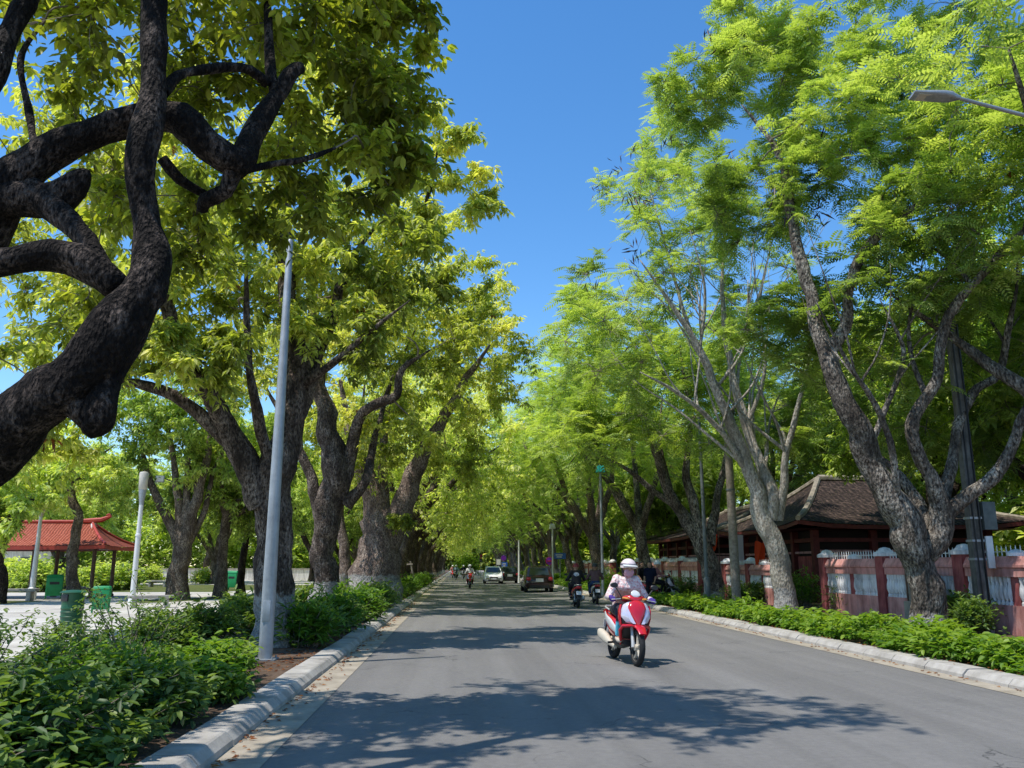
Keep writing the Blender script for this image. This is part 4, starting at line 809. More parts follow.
for s in (-1, 1): MB().tube([(s*.75, 0, -.1), (s*.35, 0, 1.75)], .06, 7).build('stake', M['wood'], t)
MB().tube([(-.5, -.02, 1.5), (.5, -.02, 1.55)], .05, 7).build('crossbar', M['wood'], t)

# ------------------------------------------------------------------ park furniture
def plain_bin(lab, loc, mat, s=1.0, rz=0.0):
    t = thing('litter_bin', lab, 'litter bin', loc, rz, None, s)
    MB().box((0, 0, .42), (.46, .36, .62), taper=1.08).build('body', mat, t, bev=.02); MB().box((0, 0, .78), (.54, .42, .10), taper=.8).build('lid', mat, t, bev=.025)
    for sx in (-1, 1): MB().box((sx*.24, .0, .36), (.05, .08, .9)).build('post', mat, t, bev=.008)
    MB().box((0, -.185, .55), (.3, .012, .12)).build('slot', M['black'], t); return t
b = gp(70, 631); t = thing('litter_bin', 'dark green round litter bin with domed cap and square mouth', 'litter bin', b, R_(-28), None, .86)
MB().lathe([(.2, 0), (.255, .03), (.275, .5), (.27, .55), (.285, .57), (.285, .6), (.275, .62), (.28, .74)], n=28).build('body', M['green_bin'], t)
m = MB(); 
for k in range(4): m.lathe([(.28, .12+k*.12), (.29, .135+k*.12), (.28, .15+k*.12)], n=28)
m.build('band', M['green_bin'], t)
MB().lathe([(.272, .74), (.275, .98), (.34, .985), (.345, 1.0), (.27, 1.04), (.1, 1.06), (.02, 1.062)], n=28).build('cap', M['green_bin'], t); MB().box((0, -.262, .86), (.24, .05, .18)).build('mouth', M['black'], t, bev=.01)
plain_bin('bright green box-shaped litter bin right of the round dark green one', gp(100, 613), M['green_bin2'], 1.0, .2)
plain_bin('bright green litter bin standing under the pavilion', gp(53, 599), M['green_bin2'], 1.3, .4)
plain_bin('far bright green bin between the two thin park trunks', gp(233, 590), M['green_bin2'], 1.4, -.3)
def bench(lab, loc, rz, s=1.0):
    t = thing('stone_bench', lab, 'bench', loc, rz, None, s)
    MB().box((0, 0, .41), (1.6, .5, .1)).build('seat', M['concrete'], t, bev=.012)
    for sx in (-1, 1): MB().box((sx*.55, 0, .18), (.16, .42, .36)).build('leg', M['concrete'], t, bev=.012)
bench('grey stone bench on the pavement right of the white lantern post', gp(150, 608), .3, .95); bench('pale stone bench at far left, near the plain white post', gp(14, 601), .1, 1.1); bench('dark grey stone bench by the pavilion, behind the crooked trunk', gp(84, 596), .2, 1.0); bench('small far stone bench left of the fan-shaped park tree', gp(158, 587), -.2, 1.0)
# low balustrade wall far behind the park
t = thing('park_wall', 'long low whitish wall behind the park, seen between the trunks', 'wall', (-38, 92, .1))
MB().box((0, 0, .55), (60, .3, 1.1)).build('panel', M['white_baluster'], t, smooth=0); MB().box((0, 0, 1.15), (60, .45, .12)).build('coping', M['concrete'], t, smooth=0)
for k in range(11): MB().box((-30+k*6, 0, .7), (.5, .5, 1.4)).build('post', M['concrete'], t, smooth=0)
t = thing('park_house', 'pale low building showing between the pavilion columns', 'building', (-46, 84, .1), .1)
MB().box((0, 0, 1.5), (16, 6, 3.0)).build('wall', M['white_baluster'], t, smooth=0)
MB().ring_loft([[(-8.4, -3.4, 3), (8.4, -3.4, 3), (8.4, 3.4, 3), (-8.4, 3.4, 3)], [(-5, -.1, 4.6), (5, -.1, 4.6), (5, .1, 4.6), (-5, .1, 4.6)]]).build('roof', M['steel'], t, smooth=0)
for k in range(5): MB().box((-6+k*3, -3.02, 1.6), (1.2, .06, 1.3)).build('window', M['dark_pole'], t, smooth=0)

# ------------------------------------------------------------------ roofs
def uvquad(name, quads, mat, parent, thick=0.0):
    # each quad: eave a, eave b, ridge c, ridge d ; uv in metres
    V = []; F = []; UV = []
    for a, b2, c, d in quads:
        a, b2, c, d = map(Vector, (a, b2, c, d)); k = len(V); V += [a, b2, c, d]; F.append((k, k+1, k+2, k+3))
        e = (b2-a).normalized(); n_ = e.cross(d-a); up = n_.cross(e).normalized()
        UV += [((p-a).dot(e), (p-a).dot(up)) for p in (a, b2, c, d)]
    me = bpy.data.meshes.new(name); me.from_pydata([tuple(v) for v in V], [], F); uv = me.uv_layers.new(name='UVMap')
    for i, lp in enumerate(me.loops): uv.data[i].uv = UV[lp.vertex_index]
    me.materials.append(mat); o = bpy.data.objects.new(name, me); COL.objects.link(o); o.parent = parent; return o
def hip_roof(t, x0, x1, y0, y1, ze, zr, hip, mat, ridgemat, trim, curve=.25, rid=.16, along='x', upt=.22):
    # eaves rectangle, ridge along x or y; concave slopes in 3 bands; upswept corners
    def lerp(a, b2, s): return a+(b2-a)*s
    if along == 'x': R1, R2 = Vector((x0+hip, (y0+y1)/2, zr)), Vector((x1-hip, (y0+y1)/2, zr))
    else: R1, R2 = Vector(((x0+x1)/2, y0+hip, zr)), Vector(((x0+x1)/2, y1-hip, zr))
    C = [Vector((x0, y0, ze)), Vector((x1, y0, ze)), Vector((x1, y1, ze)), Vector((x0, y1, ze))]
    if along == 'x': top = [R1, R2, R2, R1]
    else: top = [R1, R1, R2, R2]
    quads = []; NB = 3; NS = 6
    def pt(i, s): 
        p = lerp(C[i], top[i], s); p = p.copy(); p.z -= curve*math.sin(math.pi*s)*.8; p.z += upt*(1-s)**4; return p
    for i in range(4):
        j = (i+1) % 4
        for bnd in range(NB):
            s0, s1 = bnd/NB, (bnd+1)/NB
            for q in range(NS):
                u0, u1 = q/NS, (q+1)/NS
                def P(s, u):
                    a, c = pt(i, s), pt(j, s); p = lerp(a, c, u); p.z -= (upt-.02)*(1-s)**4*(1-(2*u-1)**4); return p
                quads.append((P(s0, u0), P(s0, u1), P(s1, u1), P(s1, u0)))
    rf = uvquad('roof', quads, mat, t)
    m = MB()
    for i in range(4): m.tube([pt(i, s/6)+Vector((0, 0, .05)) for s in range(7)], [rid*.8]+[rid]*6, 7)
    m.tube([R1+Vector((0, 0, .08)), lerp(R1, R2, .5)+Vector((0, 0, .06)), R2+Vector((0, 0, .08))], rid*1.25, 7); m.build('ridge', ridgemat, t)
    m = MB()
    for i in range(4):
        j = (i+1) % 4
        for q in range(8):
            a, c = lerp(C[i], C[j], q/8), lerp(C[i], C[j], (q+1)/8); a = a.copy(); c = c.copy()
            for p, u in ((a, q/8), (c, (q+1)/8)): p.z += upt-(upt-.02)*(1-(2*u-1)**4)-.02
            m.quad(a-Vector((0, 0, .16)), c-Vector((0, 0, .16)), c, a)
    m.build('eave_board', trim, t, smooth=0)
    MB().poly([(x0+.05, y0+.05, ze-.12), (x1-.05, y0+.05, ze-.12), (x1-.05, y1-.05, ze-.12), (x0+.05, y1-.05, ze-.12)]).build('soffit', M['maroon'], t, smooth=0)
    return R1, R2
# red-tiled park pavilion
b = gp(108, 598.5); t = thing('pavilion', 'open park pavilion with red tiled roof on dark columns', 'pavilion', (b.x-.75, b.y, .1), R_(2))
hip_roof(t, -9.0, .75, -1.0, 3.4, 2.32, 3.45, 1.5, M['red_tile'], M['red_trim'], M['red_trim'], .14, .06, 'x', .08)
for i, (cx, cy) in enumerate([(-.05, 0), (-2.7, 0), (-5.4, 0), (-8.1, 0), (-.05, 2.5), (-2.7, 2.5), (-5.4, 2.5), (-8.1, 2.5)]):
    c = MB().lathe([(.15, 0), (.15, .12), (.095, .16), (.09, 2.4)], n=10).build('column', M['column_wood'], t); c.location = (cx, cy, 0)
for cy in (0, 2.5): MB().box((-4.1, cy, 2.25), (8.4, .1, .16)).build('beam', M['maroon'], t, smooth=0)
m = MB(); m.poly([(-.62, .5, 2.72), (-.62, 1.9, 2.72), (-.75, 1.2, 3.35)]).build('gable', M['dark_interior'], t, smooth=0)
for s in (-1, 1): MB().tube([(-.5, 1.2+s*.95, 2.62), (-.6, 1.2+s*.45, 3.0), (-.7, 1.2, 3.5)], [.1, .1, .09], 4).build('barge_board', M['white'], t, smooth=0)
m = MB().tube([(-1.2, 1.2, 3.55), (-.7, 1.2, 3.57), (-.35, 1.2, 3.6), (-.1, 1.2, 3.7), (.06, 1.2, 3.78), (.0, 1.2, 3.88), (-.14, 1.2, 3.84)], [.1, .13, .12, .1, .08, .06, .03], 7); m.build('ridge_finial', M['red_trim'], t)

# ------------------------------------------------------------------ pink perimeter wall
WX = 12.05
def wall_bays(lab, y0, n, blen=3.8, dy=-1, post_first=True, plain=False, H=1.0):
    t = thing('temple_wall', lab, 'wall', (WX, y0, .1)); s = dy
    for i in range(n+1):
        y = s*i*blen
        MB().box((0, y, .86*H), (.42, .42, 1.72*H)).build('post', M['red_wall'], t, smooth=0)
        if not plain or i in (0, n): MB().lathe([(.31, 0), (.31, .09), (.2, .14), (.14, .22), (.03, .25)], (0, y, 1.72*H), 14).build('post_cap', M['white_baluster'], t)
        if i == n: break
        yc = y+s*blen/2; L = blen-.42
        MB().box((0, yc, .31), (.30, L, .62)).build('plinth', M['pink_wall'], t, smooth=0)
        prof = [(-.17, 1.22*H), (.17, 1.22*H), (.17, 1.40*H), (.2, 1.42*H), (.2, 1.47*H), (.1, 1.66*H), (-.1, 1.66*H), (-.2, 1.47*H), (-.2, 1.42*H), (-.17, 1.40*H)]
        MB().ring_loft([[Vector((p[0], yc+k*L/2, p[1])) for p in prof] for k in (-1, 1)]).build('coping', M['pink_wall'], t, smooth=25)
        MB().box((0, yc, .62+.3*H), (.24, .26, .6*H)).build('mid_pier', M['red_wall'], t, smooth=0)
        if not plain: MB().lathe([(.2, 0), (.2, .07), (.12, .12), (.02, .15)], (0, yc, 1.66*H), 12).build('pier_cap', M['white_baluster'], t)
        for k in (-1, 1):
            m = MB(); w2 = (L-.26)/2; c0 = yc+k*(.13+w2/2); nb = 11
            for q in range(nb):
                yy = c0-w2/2+(q+.5)*w2/nb
                m.lathe([(.05, .62), (.05, .68), (.03, .70), (.072, .84), (.065, .95), (.035, 1.08), (.05, 1.12), (.05, 1.222*H)], (-.10, yy, 0), 8)
            m.box((.0, c0, .92), (.06, w2, .6)); m.build('balustrade', M['white_baluster'], t)
        m = MB()
        for q in range(int(L/.16)):
            yy = yc-L/2+.1+q*.16; m.tube([(0, yy, 1.64*H), (0, yy, 1.84*H), (0, yy, 1.90*H)], [.014, .014, .002], 4)
        m.box((0, yc, 1.76*H), (.015, L, .02)); m.build('spike_rail', M['white'], t, smooth=0)
    return t
wall_bays('pink wall with white balusters and capped posts behind the big forked trunk', 27.2, 5)
wall_bays('shorter pink wall stretch with white pickets behind the pale concrete pole', 37.6, 2, 3.1, -1, H=.9)
wall_bays('distant pink wall stretch with red coping behind the parked scooter', 41.5, 4, 3.8, 1)
wall_bays('farthest pink wall glimpsed behind the leaning right-hand trunks', 66, 7, 3.8, 1)
b = at(951, 615, 19.8); t = thing('notice_board', 'weathered grey board on a pale block leaning at the pink wall', 'board', (b.x-.35, 20.3, .1))
MB().box((0, 0, .3), (.5, 1.0, .6)).build('block', M['gutter'], t, bev=.02); MB().box((-.05, 0, .96), (.06, 1.15, .72)).build('board', M['wood'], t, bev=.01)
for s in (-1, 1): MB().box((-.06, s*.56, .8), (.08, .06, 1.1)).build('post', M['column_wood'], t, smooth=0)
# temple gatehouses
def temple(lab, loc, wx, wy, ze, zr, hip, along, panels=True):
    t = thing('temple_hall', lab, 'temple', loc)
    hip_roof(t, -1.1, wx+1.1, -1.1, wy+1.1, ze, zr, hip, M['old_tile'], M['ridge'], M['maroon'], .22, .13, along)
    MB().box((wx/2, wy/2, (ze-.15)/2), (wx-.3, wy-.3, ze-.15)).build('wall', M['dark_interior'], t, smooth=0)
    nx = max(2, round(wx/2.4)); ny = max(2, round(wy/2.4))
    for i in range(nx+1): c = MB().box((wx*i/nx, 0, (ze-.14)/2), (.26, .26, ze-.14)).build('column', M['maroon'], t, smooth=0)
    for i in range(1, ny+1): c = MB().box((0, wy*i/ny, (ze-.14)/2), (.26, .26, ze-.14)).build('column', M['maroon'], t, smooth=0)
    for i in range(nx):
        xc = wx*(i+.5)/nx; MB().box((xc, -.01, ze-.55), (wx/nx-.28, .14, .16)).build('beam', M['maroon'], t, smooth=0); MB().box((xc, -.01, ze-1.0), (wx/nx-.28, .1, .10)).build('beam', M['pink_panel'], t, smooth=0)
        if i % 3 == 0: MB().box((xc, .08, (ze-1.1)/2), (wx/nx-.4, .1, ze-1.1)).build('panel', M['pink_panel'], t, smooth=0)
        elif i % 3 == 1: MB().box((xc-.5, .08, (ze-1.1)/2), (.3, .08, ze-1.1)).build('panel', M['white_baluster'], t, smooth=0)
        else: MB().box((xc, .08, .6), (wx/nx-.3, .1, 1.2)).build('panel', M['red_wall'], t, smooth=0)
    for i in range(ny):
        yc = wy*(i+.5)/ny; MB().box((-.01, yc, ze-.55), (.14, wy/ny-.28, .16)).build('beam', M['maroon'], t, smooth=0); MB().box((-.01, yc, ze-1.05), (.1, wy/ny-.28, .09)).build('beam', M['pink_panel'], t, smooth=0)
        if i % 2 == 0: MB().box((.08, yc, (ze-1.2)/2), (.1, wy/ny-.4, ze-1.2)).build('panel', M['red_wall'], t, smooth=0)
        else: MB().box((.08, yc, .5), (.1, wy/ny-.3, 1.0)).build('panel', M['pink_panel'], t, smooth=0)
    return t
temple('dark red temple hall with old tiled hip roof behind the forked trunk', (14.6, 34.0, .1), 7.4, 8.5, 3.05, 5.4, 3.3, 'x')
temple('second temple hall with low old tiled roof, behind the dark green lamp pole', (14.2, 47, .1), 8, 12, 3.1, 5.0, 3.6, 'y')
for (p, q, Y, lab, w_, h_) in ((760, 542, 33.5, 'long orange-red flag hanging beside the pale-barked trunk', .42, 1.15), (713, 535, 42, 'small orange-red flag left of the concrete pole', .45, .75)):
    c = at(p, q, Y); t = thing('flag', lab, 'flag', c); m = MB(); nn = 9
    for i in range(nn):
        for j in range(12):
            x = (i/(nn-1)-.5)*w_*(1-.25*j/11); z = -j/11*h_; m.v.append(Vector((x, .09*math.sin(i*1.1+j*.35)+.02*j, z+.05*math.sin(i*.9))))
    for i in range(nn-1):
        for j in range(11): m.f.append([i*12+j, (i+1)*12+j, (i+1)*12+j+1, i*12+j+1])
    m.build('cloth', M['orange_cloth'], t); MB().tube([(w_/2+.06, 0, .25), (w_/2+.03, 0, -2.4)], .02, 6).build('staff', M['column_wood'], t)
c = at(739, 538, 38.5); t = thing('banner', 'narrow white banner strip hanging by the concrete pole', 'banner', c); MB().box((.06, 0, -.6), (.24, .02, 1.5)).build('cloth', M['white_cloth'], t, smooth=0); MB().tube([(-.12, 0, .15), (.22, 0, .15)], .02, 6).build('rod', M['column_wood'], t)

# ------------------------------------------------------------------ figures
def figure(name, caps, voxel, mat, parent, smooth=4):
    """one continuous surface grown around tapered capsules (p0, r0, p1, r1)"""
    m = MB()
    for p0, r0, p1, r1 in caps:
        p0, p1 = Vector(p0), Vector(p1); d = p1-p0; L = d.length
        t = d.normalized() if L > 1e-6 else Vector((0, 0, 1)); u = t.orthogonal().normalized(); v = t.cross(u); n = 12; rings = []
        for a in (-80, -50, -20): rings.append((p0+t*r0*math.sin(R_(a)), r0*math.cos(R_(a))))
        for a in (20, 50, 80): rings.append((p1+t*r1*math.sin(R_(a)), r1*math.cos(R_(a))))
        m.ring_loft([[c+(u*math.cos(2*math.pi*k/n)+v*math.sin(2*math.pi*k/n))*r for k in range(n)] for c, r in rings])
    o = m.build(name, mat, None, smooth=0)
    rm = o.modifiers.new('r', 'REMESH'); rm.mode = 'VOXEL'; rm.voxel_size = voxel; rm.use_smooth_shade = True
    if smooth: s = o.modifiers.new('s', 'SMOOTH'); s.iterations = smooth; s.factor = .5
    bpy.context.view_layer.update(); dg = bpy.context.evaluated_depsgraph_get()
    me = bpy.data.meshes.new_from_object(o.evaluated_get(dg)); me.name = name
    old = o.data; o.modifiers.clear(); o.data = me; bpy.data.meshes.remove(old)
    if not me.materials: me.materials.append(mat)
    me.shade_smooth(); o.parent = parent; return o
def V3(x, y, z): return Vector((x, y, z))
skin = paint('skin', (.42, .24, .16), .55, .08); hair = paint('hair', (.012, .009, .008), .6, .2)
def hand(wrist, fwd, side, sgn, curl, k=1.0):
    """palm + four bent fingers + thumb; fwd: hand direction, side: across the palm, fingers curl along curl"""
    f = Vector(fwd).normalized(); s = Vector(side).normalized(); c = Vector(curl).normalized(); w = Vector(wrist); out = []
    pal = w+f*.085*k; out.append((w, .026*k, w+f*.045*k, .032*k))
    for i, (o, L) in enumerate(((-.033, .065), (-.011, .075), (.011, .070), (.032, .055))):
        k0 = w+f*.03*k+s*o*k*.7; kn = pal+s*o*k; a = kn+(f*.55+c*.85).normalized()*L*.5*k; b2 = a+(c*.9-f*.35).normalized()*L*.42*k; d = b2+(c*.15-f*.9).normalized()*L*.3*k
        out += [(k0, .017*k, kn, .0125*k), (kn, .0115*k, a, .0105*k), (a, .0105*k, b2, .0095*k), (b2, .0095*k, d, .008*k)]
    th0 = w+f*.03*k-s*.03*k*sgn; th1 = th0+(f*.5-s*.7*sgn+c*.4).normalized()*.042*k; th2 = th1+(c*.9+f*.25).normalized()*.035*k
    out += [(w+f*.015*k, .02*k, th0, .016*k), (th0, .0145*k, th1, .0125*k), (th1, .012*k, th2, .009*k)]
    return out
def head_caps(c, yaw=0.0, k=1.0, nod=0.0):
    """c: head centre; local +Y forward"""
    m = Matrix.Rotation(yaw, 3, 'Z') @ Matrix.Rotation(nod, 3, 'X'); P = lambda x, y, z: c+m @ Vector((x, y, z))*k
    return [(P(0, -.018, .03), .092*k, P(0, .012, .035), .088*k), (P(0, .02, -.035), .072*k, P(0, .045, -.075), .045*k), (P(-.03, .03, -.05), .05*k, P(.03, .03, -.05), .05*k),
            (P(0, .092, .015), .011*k, P(0, .112, -.022), .016*k), (P(-.017, .098, -.026), .010*k, P(.017, .098, -.026), .010*k), (P(-.035, .078, .028), .016*k, P(.035, .078, .028), .016*k),
            (P(-.022, .088, -.058), .010*k, P(.022, .088, -.058), .010*k), (P(-.086, -.008, .022), .018*k, P(-.09, -.012, -.02), .013*k), (P(.086, -.008, .022), .018*k, P(.09, -.012, -.02), .013*k)], P, m
def rider(name, label, loc, rz, jacket, trousers, helmet, shoe, voxel=.012, mask=None, glove=None, group=None, lean=0.0, hero=False, vizor=None, seat=.80, bar=(.34, .30, 1.0)):
    """sits on a scooter whose origin is loc; local +Y is the way it faces; two hands on the grips"""
    t = thing(name, label, 'person', loc, rz, group)
    hip = V3(0, -.22, seat+.09); chest = V3(0, -.15+lean, seat+.40); neck = V3(0, -.10+lean, seat+.575); hc = V3(0, -.055+lean, seat+.70)
    body = []; jac = []; tro = []; sh = []
    body += [(hip, .09, chest, .085), (chest, .075, neck, .05), (neck, .055, hc-V3(0, 0, .05), .058)]
    hcp, HP, HM = head_caps(hc); body += hcp
    jac += [(hip, .125, chest, .14), (hip+V3(-.07, .01, .02), .125, chest+V3(-.06, .0, 0), .135), (hip+V3(.07, .01, .02), .125, chest+V3(.06, 0, 0), .135), (chest+V3(-.08, 0, .08), .10, chest+V3(.08, 0, .08), .10), (chest+V3(0, .0, .1), .11, neck+V3(0, 0, -.03), .066)]
    tro += [(hip+V3(-.07, -.03, -.03), .125, hip+V3(.07, -.03, -.03), .125)]
    for s in (-1, 1):
        shd = chest+V3(s*.165, -.01, .125); el = V3(s*.335, -.02+lean*.6, seat+.23); gr = V3(s*bar[0], bar[1], bar[2]+.02); wr = gr+V3(s*.01, -.085, .012)
        body += [(shd, .06, el, .043), (el, .043, wr, .028)]; hd = hand(wr, (s*-.05, 1, -.05), (1, 0, 0), s, (0, .1, -1))
        body += hd
        jac += [(chest+V3(s*.08, 0, .09), .09, shd, .082), (shd, .084, el, .062), (el, .062, el+(wr-el)*.86, .045)]
        hp = hip+V3(s*.085, 0, -.01); kn = V3(s*.185, .24, seat-.05); an = V3(s*.175, .13, .42); toe = V3(s*.195, .30, .365)
        body += [(hp, .09, kn, .062), (kn, .055, an, .036), (an, .035, an+V3(0, -.03, -.035), .034), (an+V3(0, 0, -.03), .034, toe, .024)]
        tro += [(hp, .108, kn, .078), (kn, .074, kn+(an-kn)*.9, .052)]
        sh += [(an+V3(0, -.05, -.045), .038, toe+V3(0, -.06, -.008), .042), (toe+V3(0, -.06, -.008), .042, toe+V3(0, .02, -.012), .033)]
        if glove: figure('glove', [(wr-V3(0, .07, 0), .038, wr, .036)]+[(a, r+.004, b2, r2+.004) for a, r, b2, r2 in hd], max(.006, voxel*.5), glove, t, 2)
    figure('body', body, voxel*.62, skin, t, 2); figure('jacket', jac, voxel, jacket, t); figure('trousers', tro, voxel, trousers, t); figure('shoes', sh, voxel*.8, shoe, t, 2)
    h = MB(); hm = []
    for i in range(8):
        a = -12+i*14.2; r = math.cos(R_(a)); z = math.sin(R_(a)); hm.append([HP(.135*r*math.cos(q*math.pi/10), -.008+.158*r*math.sin(q*math.pi/10), .045+.135*z) for q in range(20)])
    h.ring_loft(hm); ho = h.build('helmet', helmet, t, smooth=60)
    if vizor:
        v = MB(); v.ring_loft([[HP(.135*math.cos(a)*k, .155*math.sin(a)*k-.005+e, z) for a in [R_(25+13*q) for q in range(11)]]+[HP(.130*math.cos(a)*k, .15*math.sin(a)*k-.005+e, z-.012) for a in [R_(155-13*q) for q in range(11)]] for k, e, z in ((1.0, 0, .075), (1.06, .03, .062), (1.0, .085, .045))])
        v.build('visor', vizor, ho, smooth=60)
        st = MB().ring_loft([[HP((.137+d)*math.cos(q*math.pi/12), -.008+(.160+d)*math.sin(q*math.pi/12), z) for q in range(24)] for d, z in ((0, .06), (.003, .066), (.003, .08), (-.003, .09))], cap=False); st.build('band', paint('helmet_band', (.13, .11, .13), .5), ho)
        for s in (-1, 1): MB().tube([HP(s*.118, .01, .03), HP(s*.098, .03, -.05), HP(s*.03, .055, -.125)], .007, 5).build('strap', M['black'], ho)
    if mask:
        figure('mask', [(HP(0, .03, -.045), .078, HP(0, .05, -.08), .056), (HP(-.04, .045, -.045), .047, HP(.04, .045, -.045), .047), (HP(0, .092, -.025), .02, HP(0, .102, -.045), .02), (HP(-.03, .02, -.075), .055, HP(.03, .02, -.075), .055)], .008, mask, t, 3)
    if hero:
        for s in (-1, 1):
            e = MB().lathe([(.001, -.012), (.009, -.008), (.012, 0), (.009, .008), (.001, .012)], (0, 0, 0), 10).build('eye', M['black'], t); e.location = HP(s*.034, .088, .018)
        figure('hair', [(HP(s*.05, -.06, .0), .06, HP(s*.045, -.08, -.10), .04) for s in (-1, 1)]+[(HP(0, -.08, 0), .05, HP(0, -.10, -.16), .035)], .01, hair, t)
    return t
def standing(name, label, loc, rz, top, trousers, shoe, hat=None, group=None, voxel=.016, H=1.62):
    t = thing(name, label, 'person', loc, rz, group); k = H/1.70; P = lambda x, y, z: V3(x, y, z)*k
    body = []; jac = []; tro = []; sh = []
    hc = P(0, .03, 1.575); hcp, HP, HM = head_caps(hc, 0, k)
    body += [(P(0, 0, .95), .09, P(0, 0, 1.25), .085), (P(0, 0, 1.3), .07, P(0, .0, 1.45), .05), (P(0, 0, 1.42), .052, P(0, .02, 1.52), .055)]+hcp
    jac += [(P(0, 0, .93), .125, P(0, 0, 1.28), .13), (P(-.06, 0, .93), .12, P(-.07, 0, 1.25), .125), (P(.06, 0, .93), .12, P(.07, 0, 1.25), .125), (P(-.08, 0, 1.34), .095, P(.08, 0, 1.34), .095), (P(0, 0, 1.36), .1, P(0, 0, 1.43), .06)]
    for s in (-1, 1):
        a, b2, c = P(s*.19, 0, 1.37), P(s*.25, -.03, 1.09), P(s*.23, .12, .88)
        body += [(a, .052, b2, .04), (b2, .04, c, .027)]+hand(c, (c-b2), (0, 1, .3), s, (-s, 0, -.2), k)
        jac += [(P(s*.1, 0, 1.36), .085, a, .075), (a, .075, a+(b2-a)*.8, .06)]
        h, kn, an = P(s*.09, 0, .92), P(s*.11, .02, .50), P(s*.12, -.02, .09)
        body += [(h, .09, kn, .06), (kn, .055, an, .036), (an, .035, P(s*.14, .12, .03), .026)]; tro += [(h, .108, kn, .078), (kn, .075, an+P(0, 0, .03), .056)]
        sh += [(P(s*.12, -.05, .05), .045, P(s*.14, .15, .035), .036)]
    tro += [(P(-.06, -.02, .92), .12, P(.06, -.02, .92), .12)]
    figure('body', body, voxel*.6, skin, t, 2); figure('shirt', jac, voxel, top, t); figure('trousers', tro, voxel, trousers, t); figure('shoes', sh, voxel*.7, shoe, t, 2)
    figure('hair', [(HP(0, -.03, .06), .098*k, HP(0, -.01, .075), .09*k), (HP(0, -.06, .0), .08*k, HP(0, -.06, -.03), .07*k)], voxel*.7, hat or hair, t)
    return t
